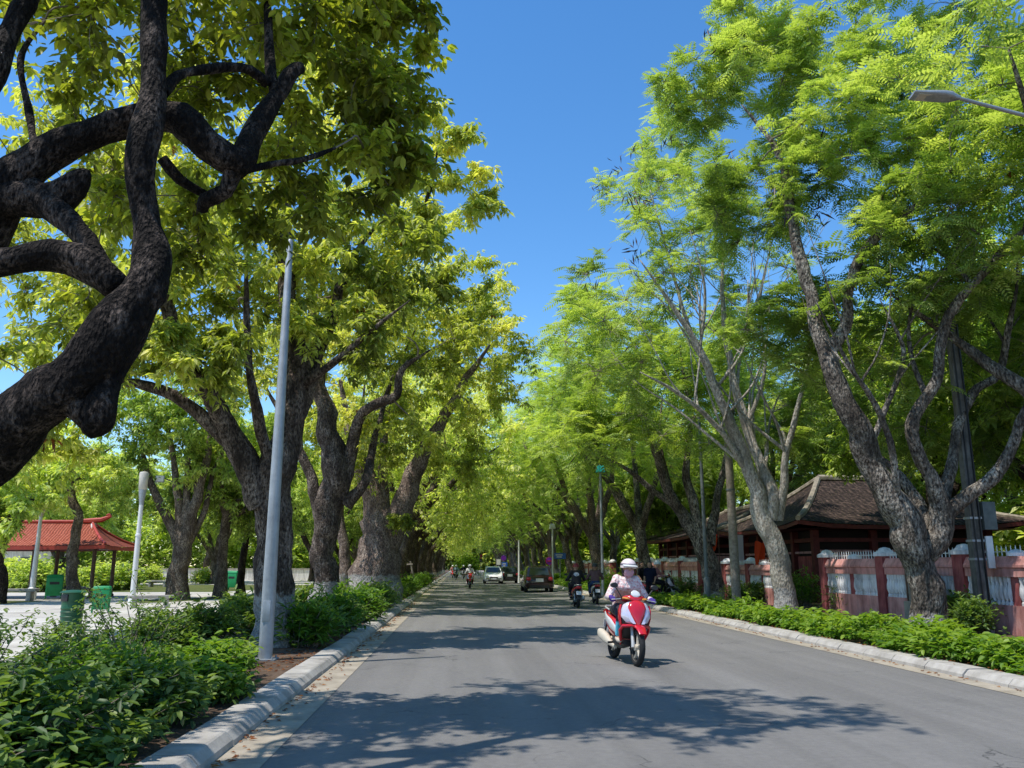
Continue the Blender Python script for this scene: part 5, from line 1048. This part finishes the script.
# ------------------------------------------------------------------ scooters
def scooter(name, label, loc, rz, main, side, group=None, seatm=None, exh=None, wheelm=None, plate=True, detail=True, tail=None):
    t = thing(name, label, 'motorbike', loc, rz, group)
    silver = M['scoot_silver']; blk = M['black']; rimm = wheelm or silver
    for yy, nm in ((.64, 'front_wheel'), (-.62, 'rear_wheel')):
        w_ = .048 if yy > 0 else .055; R0 = .285
        ty = MB(); prof = []
        for a in range(12): q = 2*math.pi*a/12; prof.append((R0-.045+.045*math.cos(q), w_*math.sin(q)))
        rings = [[Vector((h, r*math.cos(2*math.pi*k/28), r*math.sin(2*math.pi*k/28))) for r, h in prof] for k in range(28)]
        ty.ring_loft(rings, cap=False, close=True); wh = ty.build(nm, M['rubber'], t); wh.location = (0, yy, R0)
        rm = MB(); rm.ring_loft([[Vector((h, r*math.cos(2*math.pi*k/28), r*math.sin(2*math.pi*k/28))) for r, h in ((.205, -.03), (.225, -.03), (.225, .03), (.205, .03))] for k in range(28)], cap=False, close=True)
        rm.lathe([(.05, -.05), (.05, .05)], n=14, axis='X')
        for k in range(5):
            a = 2*math.pi*k/5+.3; rm.tube([(0, .03*math.cos(a), .03*math.sin(a)), (0, .12*math.cos(a+.12), .12*math.sin(a+.12)), (0, .215*math.cos(a), .215*math.sin(a))], [.024, .018, .022], 6)
        rm.build('rim', rimm, wh); 
        if yy > 0: MB().lathe([(.09, -.062), (.105, -.062), (.105, -.056), (.09, -.056)], n=20, axis='X').build('brake_disc', M['steel'], wh)
    for s in (-1, 1): MB().tube([(s*.075, .64, .285), (s*.07, .56, .5), (s*.06, .48, .66)], [.028, .026, .03], 8).build('fork', silver, t)
    # front mudguard: arched shell over the wheel
    fm = []
    for i in range(9):
        a = R_(42+i*13.5); c = Vector((0, .64+.325*math.cos(a), .285+.325*math.sin(a))); up = Vector((0, math.cos(a), math.sin(a)))
        w_ = .06+.03*math.sin(i/8*math.pi); fm.append((c, w_, .016+.012*math.sin(i/8*math.pi), up))
    MB().loft(fm, 14, 2.6).build('front_mudguard', main, t)
    # front apron: centre spine, lower lip, leg shield
    up = (0, .92, .38)
    MB().loft([((0, .47, 1.0), .05, .03, up), ((0, .50, .96), .13, .05, up), ((0, .535, .88), .155, .06, up), ((0, .575, .78), .12, .06, up), ((0, .61, .68), .065, .05, up), ((0, .635, .625), .03, .03, up)], 18, 2.6).build('front_cowl', main, t, smooth=60)
    MB().loft([((0, .40, .97), .15, .05, (0, 1, .2)), ((0, .43, .86), .225, .07, (0, 1, .2)), ((0, .455, .74), .245, .08, (0, 1, .2)), ((0, .46, .64), .22, .085, (0, 1, .1)), ((0, .40, .52), .20, .07, (0, 1, -.1)), ((0, .33, .40), .17, .05, (0, 1, -.1))], 18, 2.8).build('leg_shield', blk, t, smooth=60)
    for s in (-1, 1):
        m = MB(); pts = [((.075, .505, .985), (.20, .43, .93)), ((.125, .545, .90), (.25, .455, .84)), ((.118, .595, .79), (.245, .49, .74)), ((.075, .635, .70), (.18, .545, .66)), ((.045, .655, .645), (.10, .60, .63))]
        ringz = []
        for a, b2 in pts:
            a = Vector((s*a[0], a[1], a[2])); b2 = Vector((s*b2[0], b2[1], b2[2])); mid = (a+b2)/2+Vector((s*.02, .035, .01)); bk = (a+b2)/2-Vector((0, .05, 0))
            ringz.append([a, mid, b2, bk])
        m.ring_loft(ringz); m.build('headlight', (M['headlamp']), t, smooth=70)
        m = MB(); m.tube([(s*.03, .655, .62), (s*.12, .62, .612), (s*.215, .52, .60), (s*.235, .44, .53), (s*.20, .36, .40), (s*.18, .30, .30)], [.018, .024, .028, .028, .024, .012], 8); m.build('apron_edge', main, t)
        m = MB().loft([((s*.235, .42, .93), .012, .03, (0, 1, 0)), ((s*.255, .42, .84), .016, .06, (0, 1, 0)), ((s*.25, .42, .72), .016, .07, (0, 1, 0)), ((s*.225, .42, .60), .014, .05, (0, 1, 0))], 12); m.build('side_shield', main, t)
    # handlebar cover, bars, grips, mirrors
    MB().loft([((0, .30, 1.0), .20, .04, (0, .3, 1)), ((0, .36, 1.03), .20, .055, (0, .3, 1)), ((0, .42, 1.04), .15, .05, (0, .3, 1)), ((0, .47, 1.02), .09, .035, (0, .3, 1)), ((0, .495, 1.0), .04, .02, (0, .3, 1))], 18, 2.5).build('handlebar_cover', main, t, smooth=60)
    MB().loft([((0, .475, 1.055), .03, .012, (0, .3, 1)), ((0, .455, 1.09), .085, .012, (0, 1, .4)), ((0, .42, 1.135), .07, .010, (0, 1, .4)), ((0, .40, 1.16), .03, .008, (0, 1, .4))], 12).build('fly_screen', side, t, smooth=60)
    for s in (-1, 1):
        MB().tube([(s*.14, .33, 1.02), (s*.26, .31, 1.01), (s*.40, .28, 1.0)], [.02, .02, .021], 8).build('grip', blk, t)
        MB().tube([(s*.22, .36, 1.015), (s*.30, .385, 1.005), (s*.38, .365, .995)], [.008, .008, .009], 6).build('brake_lever', silver, t)
        st = MB().tube([(s*.2, .36, 1.03), (s*.28, .37, 1.14), (s*.325, .36, 1.20)], .009, 6).build('mirror_stem', blk, t)
        MB().loft([((s*.345, .375, 1.225), .055, .03, (0, 0, 1)), ((s*.345, .36, 1.225), .068, .042, (0, 0, 1)), ((s*.345, .345, 1.225), .06, .036, (0, 0, 1))], 12, 2.2).build('mirror', blk, t)
        sg = MB().loft([((s*.165, .405, 1.03), .05, .018, (0, .2, 1)), ((s*.155, .445, 1.03), .045, .014, (0, .2, 1)), ((s*.13, .475, 1.02), .025, .008, (0, .2, 1))], 10).build('indicator', M['amber'], t)
    # floor, under body, seat, tail
    MB().loft([((0, .36, .33), .16, .04, (0, 0, 1)), ((0, .2, .31), .185, .045, (0, 0, 1)), ((0, -.05, .31), .19, .05, (0, 0, 1)), ((0, -.2, .36), .17, .06, (0, 0, 1))], 14, 3.5).build('floorboard', blk, t)
    MB().loft([((0, .02, .42), .10, .10, (0, 0, 1)), ((0, -.15, .50), .16, .18, (0, 0, 1)), ((0, -.4, .55), .185, .17, (0, 0, 1)), ((0, -.65, .62), .16, .12, (0, 0, 1)), ((0, -.88, .72), .10, .06, (0, 0, 1)), ((0, -.98, .76), .05, .03, (0, 0, 1))], 18, 2.6).build('rear_body', main, t, smooth=60)
    for s in (-1, 1): MB().loft([((s*.15, .0, .48), .015, .05, (0, 0, 1)), ((s*.185, -.25, .58), .018, .08, (0, 0, 1)), ((s*.18, -.55, .66), .018, .06, (0, 0, 1)), ((s*.12, -.85, .74), .012, .03, (0, 0, 1))], 10).build('side_panel', side, t)
    MB().loft([((0, .06, .70), .06, .03, (0, 0, 1)), ((0, -.02, .735), .12, .05, (0, 0, 1)), ((0, -.22, .75), .15, .055, (0, 0, 1)), ((0, -.5, .79), .14, .055, (0, 0, 1)), ((0, -.75, .82), .10, .045, (0, 0, 1)), ((0, -.84, .82), .05, .025, (0, 0, 1))], 16, 2.6).build('seat', seatm or blk, t)
    for s in (-1, 1): MB().tube([(s*.13, -.55, .80), (s*.14, -.78, .84), (s*.08, -.93, .86), (0, -.95, .86)], .014, 6).build('grab_rail', silver, t)
    MB().loft([((0, -.93, .76), .13, .05, (0, 0, 1)), ((0, -.985, .765), .115, .045, (0, 0, 1)), ((0, -1.01, .765), .06, .025, (0, 0, 1))], 12, 2.4).build('tail_light', M['tail_red'], t)
    MB().loft([((0, -.70, .60), .07, .02, (0, .2, 1)), ((0, -.88, .56), .085, .02, (0, .3, 1)), ((0, -.98, .42), .09, .018, (0, 1, .5)), ((0, -1.0, .34), .08, .01, (0, 1, .3))], 10).build('rear_mudguard', blk, t)
    if plate: p = MB().box((0, -1.0, .56), (.19, .012, .14), rx=-.25).build('number_plate', M['plate'], t, smooth=0, bev=.003)
    MB().loft([((-.02, -.05, .30), .10, .07, (0, 0, 1)), ((-.03, -.3, .29), .12, .10, (0, 0, 1)), ((-.07, -.55, .29), .07, .09, (0, 0, 1)), ((-.08, -.68, .29), .05, .06, (0, 0, 1))], 12).build('engine', M['dark_pole'], t)
    MB().loft([((.13, -.12, .22), .022, .022, (0, 0, 1)), ((.16, -.3, .27), .035, .05, (0, 0, 1)), ((.18, -.5, .33), .065, .085, (0, 0, 1)), ((.185, -.78, .38), .068, .092, (0, 0, 1)), ((.185, -.9, .40), .05, .07, (0, 0, 1)), ((.185, -.92, .40), .02, .03, (0, 0, 1))], 14, 2.3).build('exhaust', exh or silver, t)
    for s in (-1, 1): MB().tube([(s*.12, -.66, .29), (s*.12, -.62, .45), (s*.11, -.58, .60)], [.03, .034, .03], 8).build('shock_absorber', M['steel'], t)
    MB().tube([(-.10, -.08, .22), (-.2, -.02, .08)], .014, 6).build('side_stand', blk, t)
    for s in (-1, 1): MB().tube([(s*.17, -.12, .30), (s*.27, -.10, .29)], .02, 6).build('foot_peg', blk, t)
    return t
M['scoot_red'] = paint('scooter_red', (.52, .012, .025), .22, .1, 0, .5); M['scoot_silver'] = mottled('scooter_silver', [(.3, (.5, .49, .46)), (.7, (.62, .6, .56))], 8, .4, 0, metal=.35, spec=.5)
M['headlamp'] = paint('headlamp_lens', (.62, .58, .68), .12, .1, .15, .6); M['amber'] = paint('amber_lens', (.6, .25, .05), .25); M['tail_red'] = paint('tail_lens', (.5, .02, .03), .2, .1, 0, .4); M['plate'] = paint('plate_white', (.7, .7, .7), .5)
M['scoot_white'] = paint('scooter_white', (.62, .62, .62), .25, .05, 0, .5); M['scoot_black'] = paint('scooter_black', (.014, .014, .018), .25, .2, 0, .5); M['scoot_blue'] = paint('scooter_blue', (.05, .09, .22), .3, .1)
M['cream'] = paint('cream_guard', (.6, .53, .42), .4, .08)
# hero clothing
def herojacket():
    m, nt, b = newmat('white_pink_jacket'); co = objco(nt); x, y, z = sepz(nt, co)
    n = noisetex(nt, co, 9, 4); base = ramp(nt, noisetex(nt, co, 26, 3), [(.36, (.60, .24, .24)), (.5, (.76, .60, .57)), (.62, (.80, .72, .68))])
    band = ramp(nt, z, [(0, (0, 0, 0)), (1, (1, 1, 1))])
    mr = nt.nodes.new("ShaderNodeMapRange"); mr.inputs[1].default_value = 1.20; mr.inputs[2].default_value = 1.16; nt.links.new(math_(nt, 'ADD', z, math_(nt, 'MULTIPLY', n, .06)), mr.inputs[0])
    ax = nt.nodes.new("ShaderNodeMapRange"); ax.inputs[1].default_value = .19; ax.inputs[2].default_value = .15; nt.links.new(math_(nt, 'ABSOLUTE', x), ax.inputs[0])
    col = mixc(nt, math_(nt, 'MULTIPLY', mr.outputs[0], ax.outputs[0]), base, (.66, .34, .25))
    nt.links.new(col, b.inputs["Base Color"]); b.inputs["Roughness"].default_value = .85
    bump(nt, b, noisetex(nt, scaled(nt, co, (1, 1, .6)), 11, 3), 1.0, .08); return m
def herotrousers():
    m, nt, b = newmat('dark_trousers_blue_cuffs'); co = objco(nt); x, y, z = sepz(nt, co)
    mr = nt.nodes.new("ShaderNodeMapRange"); mr.inputs[1].default_value = .66; mr.inputs[2].default_value = .63; nt.links.new(z, mr.inputs[0])
    col = mixc(nt, mr.outputs[0], (.018, .016, .026), (.10, .50, .66)); nt.links.new(col, b.inputs["Base Color"]); b.inputs["Roughness"].default_value = .85
    bump(nt, b, noisetex(nt, co, 16, 3), .4, .02); return m
def cloth(name, c, var=.25):
    m = mottled(name, [(.3, tuple(x*(1-var) for x in c)), (.7, c)], 10, .9, .5, .02, 14, .1); return m
def backprint():
    m, nt, b = newmat('black_shirt_white_print'); co = objco(nt); x, y, z = sepz(nt, co)
    dz = math_(nt, 'MULTIPLY', math_(nt, 'SUBTRACT', z, 1.24), 1.5); d = math_(nt, 'ADD', math_(nt, 'MULTIPLY', x, x), math_(nt, 'MULTIPLY', dz, dz))
    inr = math_(nt, 'LESS_THAN', d, .0115); bk = math_(nt, 'LESS_THAN', y, -.2); n = noisetex(nt, co, 22, 4)
    f = math_(nt, 'MULTIPLY', math_(nt, 'MULTIPLY', inr, bk), math_(nt, 'GREATER_THAN', n, .42))
    nt.links.new(mixc(nt, f, (.012, .012, .014), (.55, .55, .6)), b.inputs["Base Color"]); b.inputs["Roughness"].default_value = .9; return m
C_sand = cloth('beige_sandals', (.62, .52, .42)); C_dark = cloth('dark_trousers', (.02, .02, .028)); C_blue = cloth('blue_jeans', (.03, .06, .16)); C_white = cloth('white_shirt', (.72, .7, .72), .1); C_mauve = cloth('dusty_mauve_shirt', (.17, .10, .105)); C_red = cloth('red_trousers', (.36, .05, .07)); C_pink = cloth('pink_shirt', (.55, .24, .25)); C_navy = cloth('navy_shirt', (.012, .015, .035)); C_black = cloth('black_shoes', (.014, .014, .016)); C_skinp = cloth('pale_pink_mask', (.62, .36, .41), .15); C_purple = cloth('purple_gloves', (.10, .06, .30)); C_lightblue = cloth('light_blue_shirt', (.3, .45, .6))
H_pink = paint('helmet_pink_white', (.76, .62, .61), .3, .04, 0, .4); H_dark = paint('helmet_dark', (.03, .03, .035), .35); H_red = paint('helmet_red', (.2, .015, .02), .3); H_white = paint('helmet_white', (.7, .7, .72), .3)

# main scooter, coming towards the camera
rear, front = gp(615, 658, 0), gp(637, 666, 0)
hz = math.atan2(-(front.x-rear.x), front.y-rear.y)
mid = (gp(637, 666.5, 0)); hv = Vector((-math.sin(hz), math.cos(hz), 0)); org = mid-hv*.64; org.z = 0
LEAN = R_(-4)
def leaned(o):
    o.rotation_mode = 'XYZ'; o.rotation_euler = (Matrix.Rotation(LEAN, 3, hv) @ Matrix.Rotation(hz, 3, 'Z')).to_euler(); return o
leaned(scooter('scooter', 'red scooter with pale rims and slanted twin headlights coming towards the camera', org, hz, M['scoot_red'], M['scoot_white'], exh=M['cream'], wheelm=M['cream']))
leaned(rider('person', 'person in white-pink jacket, pink helmet, face mask and purple gloves riding the red scooter', org, hz, herojacket(), herotrousers(), H_pink, C_sand, .011, C_skinp, C_purple, hero=True, vizor=M['scoot_white'], lean=.07))
def away(p, q, label, rl, main, side, jac, tro, hel, heading=0.0, mask=None, shoe=None, sg=None, lean=0.0, vox=.02):
    g = gp(p, q, 0); g.z = 0; hv = Vector((-math.sin(heading), math.cos(heading), 0)); o_ = g-hv*(-.62 if abs(heading) < 1.5 else .64); o_.z = 0
    scooter('scooter', label, o_, heading, main, side, sg); rider('person', rl, o_, heading, jac, tro, hel, shoe or C_black, vox, mask, None, lean=lean)
away(578, 608, 'dark scooter with white plate and pale exhaust ridden away, left one of the pair', 'person in black shirt with round white back print riding away', M['scoot_black'], M['scoot_red'], backprint(), C_dark, H_red, -.03)
away(597, 604.5, 'dark scooter with pale rear mudguard ridden away close to the right kerb', 'person in dusty mauve shirt and dark helmet riding away near the right kerb', M['scoot_black'], M['scoot_white'], C_mauve, C_blue, H_dark, -.05)
away(470, 588.5, 'red scooter approaching in the middle distance left of the white car', 'person in white shirt riding the approaching red scooter left of the white car', M['scoot_red'], M['scoot_white'], C_white, C_red, H_white, math.pi+.02, C_white)
away(456, 580, 'far dark scooter approaching beside the left kerb', 'person in light blue shirt on the far scooter nearest the left kerb', M['scoot_black'], M['scoot_blue'], C_lightblue, C_dark, H_white, math.pi)
away(463.5, 579, 'far black scooter approaching, second from the left kerb', 'person in navy shirt and white helmet on the far scooter second from the left kerb', M['scoot_black'], M['scoot_black'], C_navy, C_dark, H_white, math.pi)
away(452.5, 578, 'farthest pinkish scooter at the left kerb', 'person in pink shirt on the farthest scooter at the left kerb', M['scoot_red'], M['scoot_white'], C_pink, C_dark, H_white, math.pi)
# bystanders on the right verge
b = gp(651, 603); standing('person', 'person in navy shirt standing on the right verge behind the scooter rider', (b.x, b.y, .1), 2.6, C_navy, C_dark, C_black)
b = gp(644, 601); standing('person', 'person in black clothes standing half hidden behind the scooter rider', (b.x, b.y+.4, .1), -2.2, C_black, C_dark, C_black)
b = gp(660, 602); b.z = .1; scooter('scooter', 'dark scooter parked on the right verge beside the standing people', b, -2.2, M['scoot_black'], M['scoot_red'])
rider('person', 'person in pink shirt sitting on the parked scooter at the right verge', b, -2.2, C_pink, C_dark, H_white, C_black, .02)
# ------------------------------------------------------------------ cars
glass = paint('car_glass', (.02, .03, .04), .08, .1); chrome = mottled('chrome', [(.3, (.5, .5, .5)), (.7, (.6, .6, .6))], 8, .2, 0, metal=.8)
def car(label, loc, rz, mat, L=4.1, W=1.68, H=1.5, hatch=True):
    t = thing('car', label, 'car', loc, rz); h = L/2
    up = (0, 0, 1)
    def rg(y, zb, zt, wb, wt, n=1): return [(-wb*.9, y, zb), (-wb, y, zb+.15), (-wb*1.0, y, (zb+zt)/2), (-wt, y, zt-.03), (-wt*.92, y, zt), (wt*.92, y, zt), (wt, y, zt-.03), (wb*1.0, y, (zb+zt)/2), (wb, y, zb+.15), (wb*.9, y, zb)]
    w2 = W/2; belt = .92
    body = MB().ring_loft([rg(-h, .38, .80, w2*.82, w2*.78), rg(-h+.06, .26, .92, w2*.93, w2*.86), rg(-h+.35, .22, .98, w2, w2*.93), rg(-.9, .2, .97, w2, w2*.95), rg(.4, .2, .95, w2, w2*.95), rg(h-1.0, .2, .92, w2, w2*.94), rg(h-.35, .22, .80, w2*.97, w2*.86), rg(h-.06, .26, .68, w2*.88, w2*.76), rg(h, .36, .58, w2*.76, w2*.7)]).build('body', mat, t, smooth=50)
    r0, r1, r2, r3 = (-h+.18 if hatch else -h+.75), (-h+.62 if hatch else -h+1.25), h-1.95, h-1.12
    cab = [[(s_*w2*.92, y, .93) for s_, y in ((-1, r0), (1, r0), (1, r3), (-1, r3))], [(s_*w2*.74, y, H-.06) for s_, y in ((-1, r1), (1, r1), (1, r2), (-1, r2))], [(s_*w2*.66, y, H) for s_, y in ((-1, r1+.12), (1, r1+.12), (1, r2-.12), (-1, r2-.12))]]
    MB().ring_loft(cab).build('cabin', mat, t, smooth=30, bev=.03)
    A = [[Vector(p) for p in r] for r in cab[:2]]
    def pane(nm, i, j, inset=.10, k0=.12, k1=.90):
        a, b2 = A[0][i], A[0][j]; c, d = A[1][j], A[1][i]; lo1, lo2 = a.lerp(d, k0), b2.lerp(c, k0); hi1, hi2 = a.lerp(d, k1), b2.lerp(c, k1)
        n_ = (b2-a).cross(d-a).normalized(); ctr = Vector((0, (r0+r3)/2, 1.2)); n_ = n_ if n_.dot((a+c)/2-ctr) > 0 else -n_
        q = [lo1.lerp(lo2, inset), lo2.lerp(lo1, inset), hi2.lerp(hi1, inset), hi1.lerp(hi2, inset)]; MB().ring_loft([[p+n_*.012 for p in q], [p+n_*.022 for p in q]]).build(nm, glass, t, smooth=0)
    pane('rear_window', 0, 1); pane('side_window', 1, 2, .07); pane('windscreen', 2, 3, .06, .08); pane('side_window', 3, 0, .07)
    for sx in (-1, 1):
        for yy in (h-.75, -h+.72):
            w_ = MB().ring_loft([[Vector((x, r*math.cos(2*math.pi*k/20), r*math.sin(2*math.pi*k/20))) for r, x in ((.19, -.09), (.27, -.1), (.3, -.07), (.3, .07), (.27, .1), (.19, .09))] for k in range(20)], cap=False, close=True).build('wheel', M['rubber'], t); w_.location = (sx*(w2-.10), yy, .30)
            rm = MB().lathe([(.19, -.03), (.19, .03)], n=16, axis='X').lathe([(.06, .03*sx), (.05, .08*sx)], n=10, axis='X')
            for k in range(5): a = k*1.2566; rm.tube([(sx*.05, .04*math.cos(a), .04*math.sin(a)), (sx*.06, .18*math.cos(a), .18*math.sin(a))], .025, 5)
            rm.build('rim', chrome, w_)
        MB().loft([((sx*w2*.70, h-.17, .66), .17, .05, up), ((sx*w2*.72, h-.08, .645), .15, .045, up), ((sx*w2*.70, h-.035, .63), .10, .03, up)], 12, 2.4).build('headlight', M['headlamp'], t)
        MB().loft([((sx*w2*.76, -h+.10, .80), .15, .11, up), ((sx*w2*.76, -h-.005, .80), .14, .10, up), ((sx*w2*.76, -h-.02, .80), .10, .07, up)], 12, 3).build('tail_light', M['tail_red'], t)
        MB().loft([((sx*(w2+.06), r3-.25, .98), .09, .06, up), ((sx*(w2+.06), r3-.33, .98), .09, .07, up), ((sx*(w2+.05), r3-.37, .98), .06, .05, up)], 10).build('mirror', mat, t)
    MB().box((0, -h-.012, .72), (.46, .02, .2)).build('number_plate', M['plate'], t, smooth=0); MB().box((0, h+.012, .44), (.44, .02, .12)).build('number_plate', M['plate'], t, smooth=0)
    MB().box((0, h-.015, .56), (W*.42, .05, .10)).build('grille', M['black'], t, smooth=0, bev=.01); MB().box((0, h-.03, .33), (W*.6, .08, .10)).build('air_intake', M['black'], t, smooth=0, bev=.01)
    MB().box((0, -h+.02, .34), (W*.7, .08, .16)).build('rear_bumper', M['black'], t, smooth=0, bev=.02)
    return t
def carat(p, q, label, away_, mat, **kw):
    g = gp(p, q, 0); L = kw.get('L', 4.1); g.y += L/2; g.z = 0; g.x *= g.y/(g.y-L/2); car(label, g, 0 if away_ else math.pi, mat, **kw)
carat(536.5, 592.5, 'dark maroon-black hatchback driving away with red tail lights and white plate', True, paint('car_maroon', (.03, .008, .012), .2, .1, 0, .6), L=4.2, W=1.74, H=1.56)
carat(493, 584, 'white hatchback in the middle of the road left of the black car', False, paint('car_white', (.8, .78, .8), .25, .03, 0, .5), L=3.8, W=1.72, H=1.52)
carat(508.5, 583.5, 'black car driving away right behind the white hatchback', True, paint('car_black', (.012, .012, .015), .2, .1, 0, .6), L=4.4, W=1.75, H=1.5)
# ------------------------------------------------------------------ far signs
def sign(nm, p, q, Y, lab, draw, base=.1):
    c = at(p, q, Y); t = thing(nm, lab, 'sign', (c.x, c.y, base)); h = c.z-base; MB().lathe([(.035, 0), (.035, h+.3)], n=8).build('post', M['steel'], t); draw(t, h); return t
def disc(r, mat, ring=None):
    def f(t, h):
        o = MB().lathe([(r, -.012), (r, .012)], n=20, axis='Y').build('plate', mat, t, smooth=0); o.location = (0, -.06, h)
        if ring: q = MB().lathe([(r*1.12, .0), (r*1.12, .006), (r*.8, .006), (r*.8, .0)], n=20, axis='Y').build('rim', ring, t, smooth=0); q.location = (0, -.05, h); MB().box((0, -.09, h), (r*1.7, .01, r*.28)).build('slash', ring, t, smooth=0).rotation_euler = (0, 0, 0)
    return f
def rect(w_, hh, mat, mark=None):
    def f(t, h):
        MB().box((0, -.06, h), (w_, .025, hh)).build('plate', mat, t, smooth=0, bev=.005)
        if mark:
            for k in range(2): MB().box((-.08*w_, -.078, h+hh*(.18-.34*k)), (w_*(.6-.15*k), .01, hh*.14)).build('lettering_line', mark, t, smooth=0)
    return f
purple = paint('sign_purple', (.16, .015, .34), .4); bluep = paint('sign_blue', (.03, .12, .5), .4); redp = paint('sign_red', (.5, .02, .06), .4)
sign('road_sign', 549.5, 561, 62, 'round purple sign with red rim at the right kerb beyond the dark red car', disc(.26, purple, redp))
sign('road_sign', 560, 556, 66, 'wide blue sign board with pale lines left of the leaning right trunk', rect(.9, .45, bluep, M['white']))
sign('road_sign', 503.5, 558, 92, 'far round purple sign above the black car roof', disc(.28, purple))
sign('road_sign', 504.5, 565, 90, 'far blue board just above the black car', rect(.6, .6, bluep, M['white']))
sign('road_sign', 498.5, 562, 96, 'far small white board right above the white hatchback', rect(.45, .6, M['white']))
t = sign('traffic_light', 481, 558, 112, 'far traffic light head on a post left of the white hatchback', lambda t, h: (MB().box((0, 0, h), (.36, .25, 1.0)).build('housing', M['black'], t, bev=.03), [MB().lathe([(.13, -.02), (.13, .02)], (0, -.14, h+.3-.3*k), 12, 'Y').build('lamp', (redp, M['amber'], M['dark_pole'])[k], t) for k in range(3)])); t['category'] = 'traffic light'
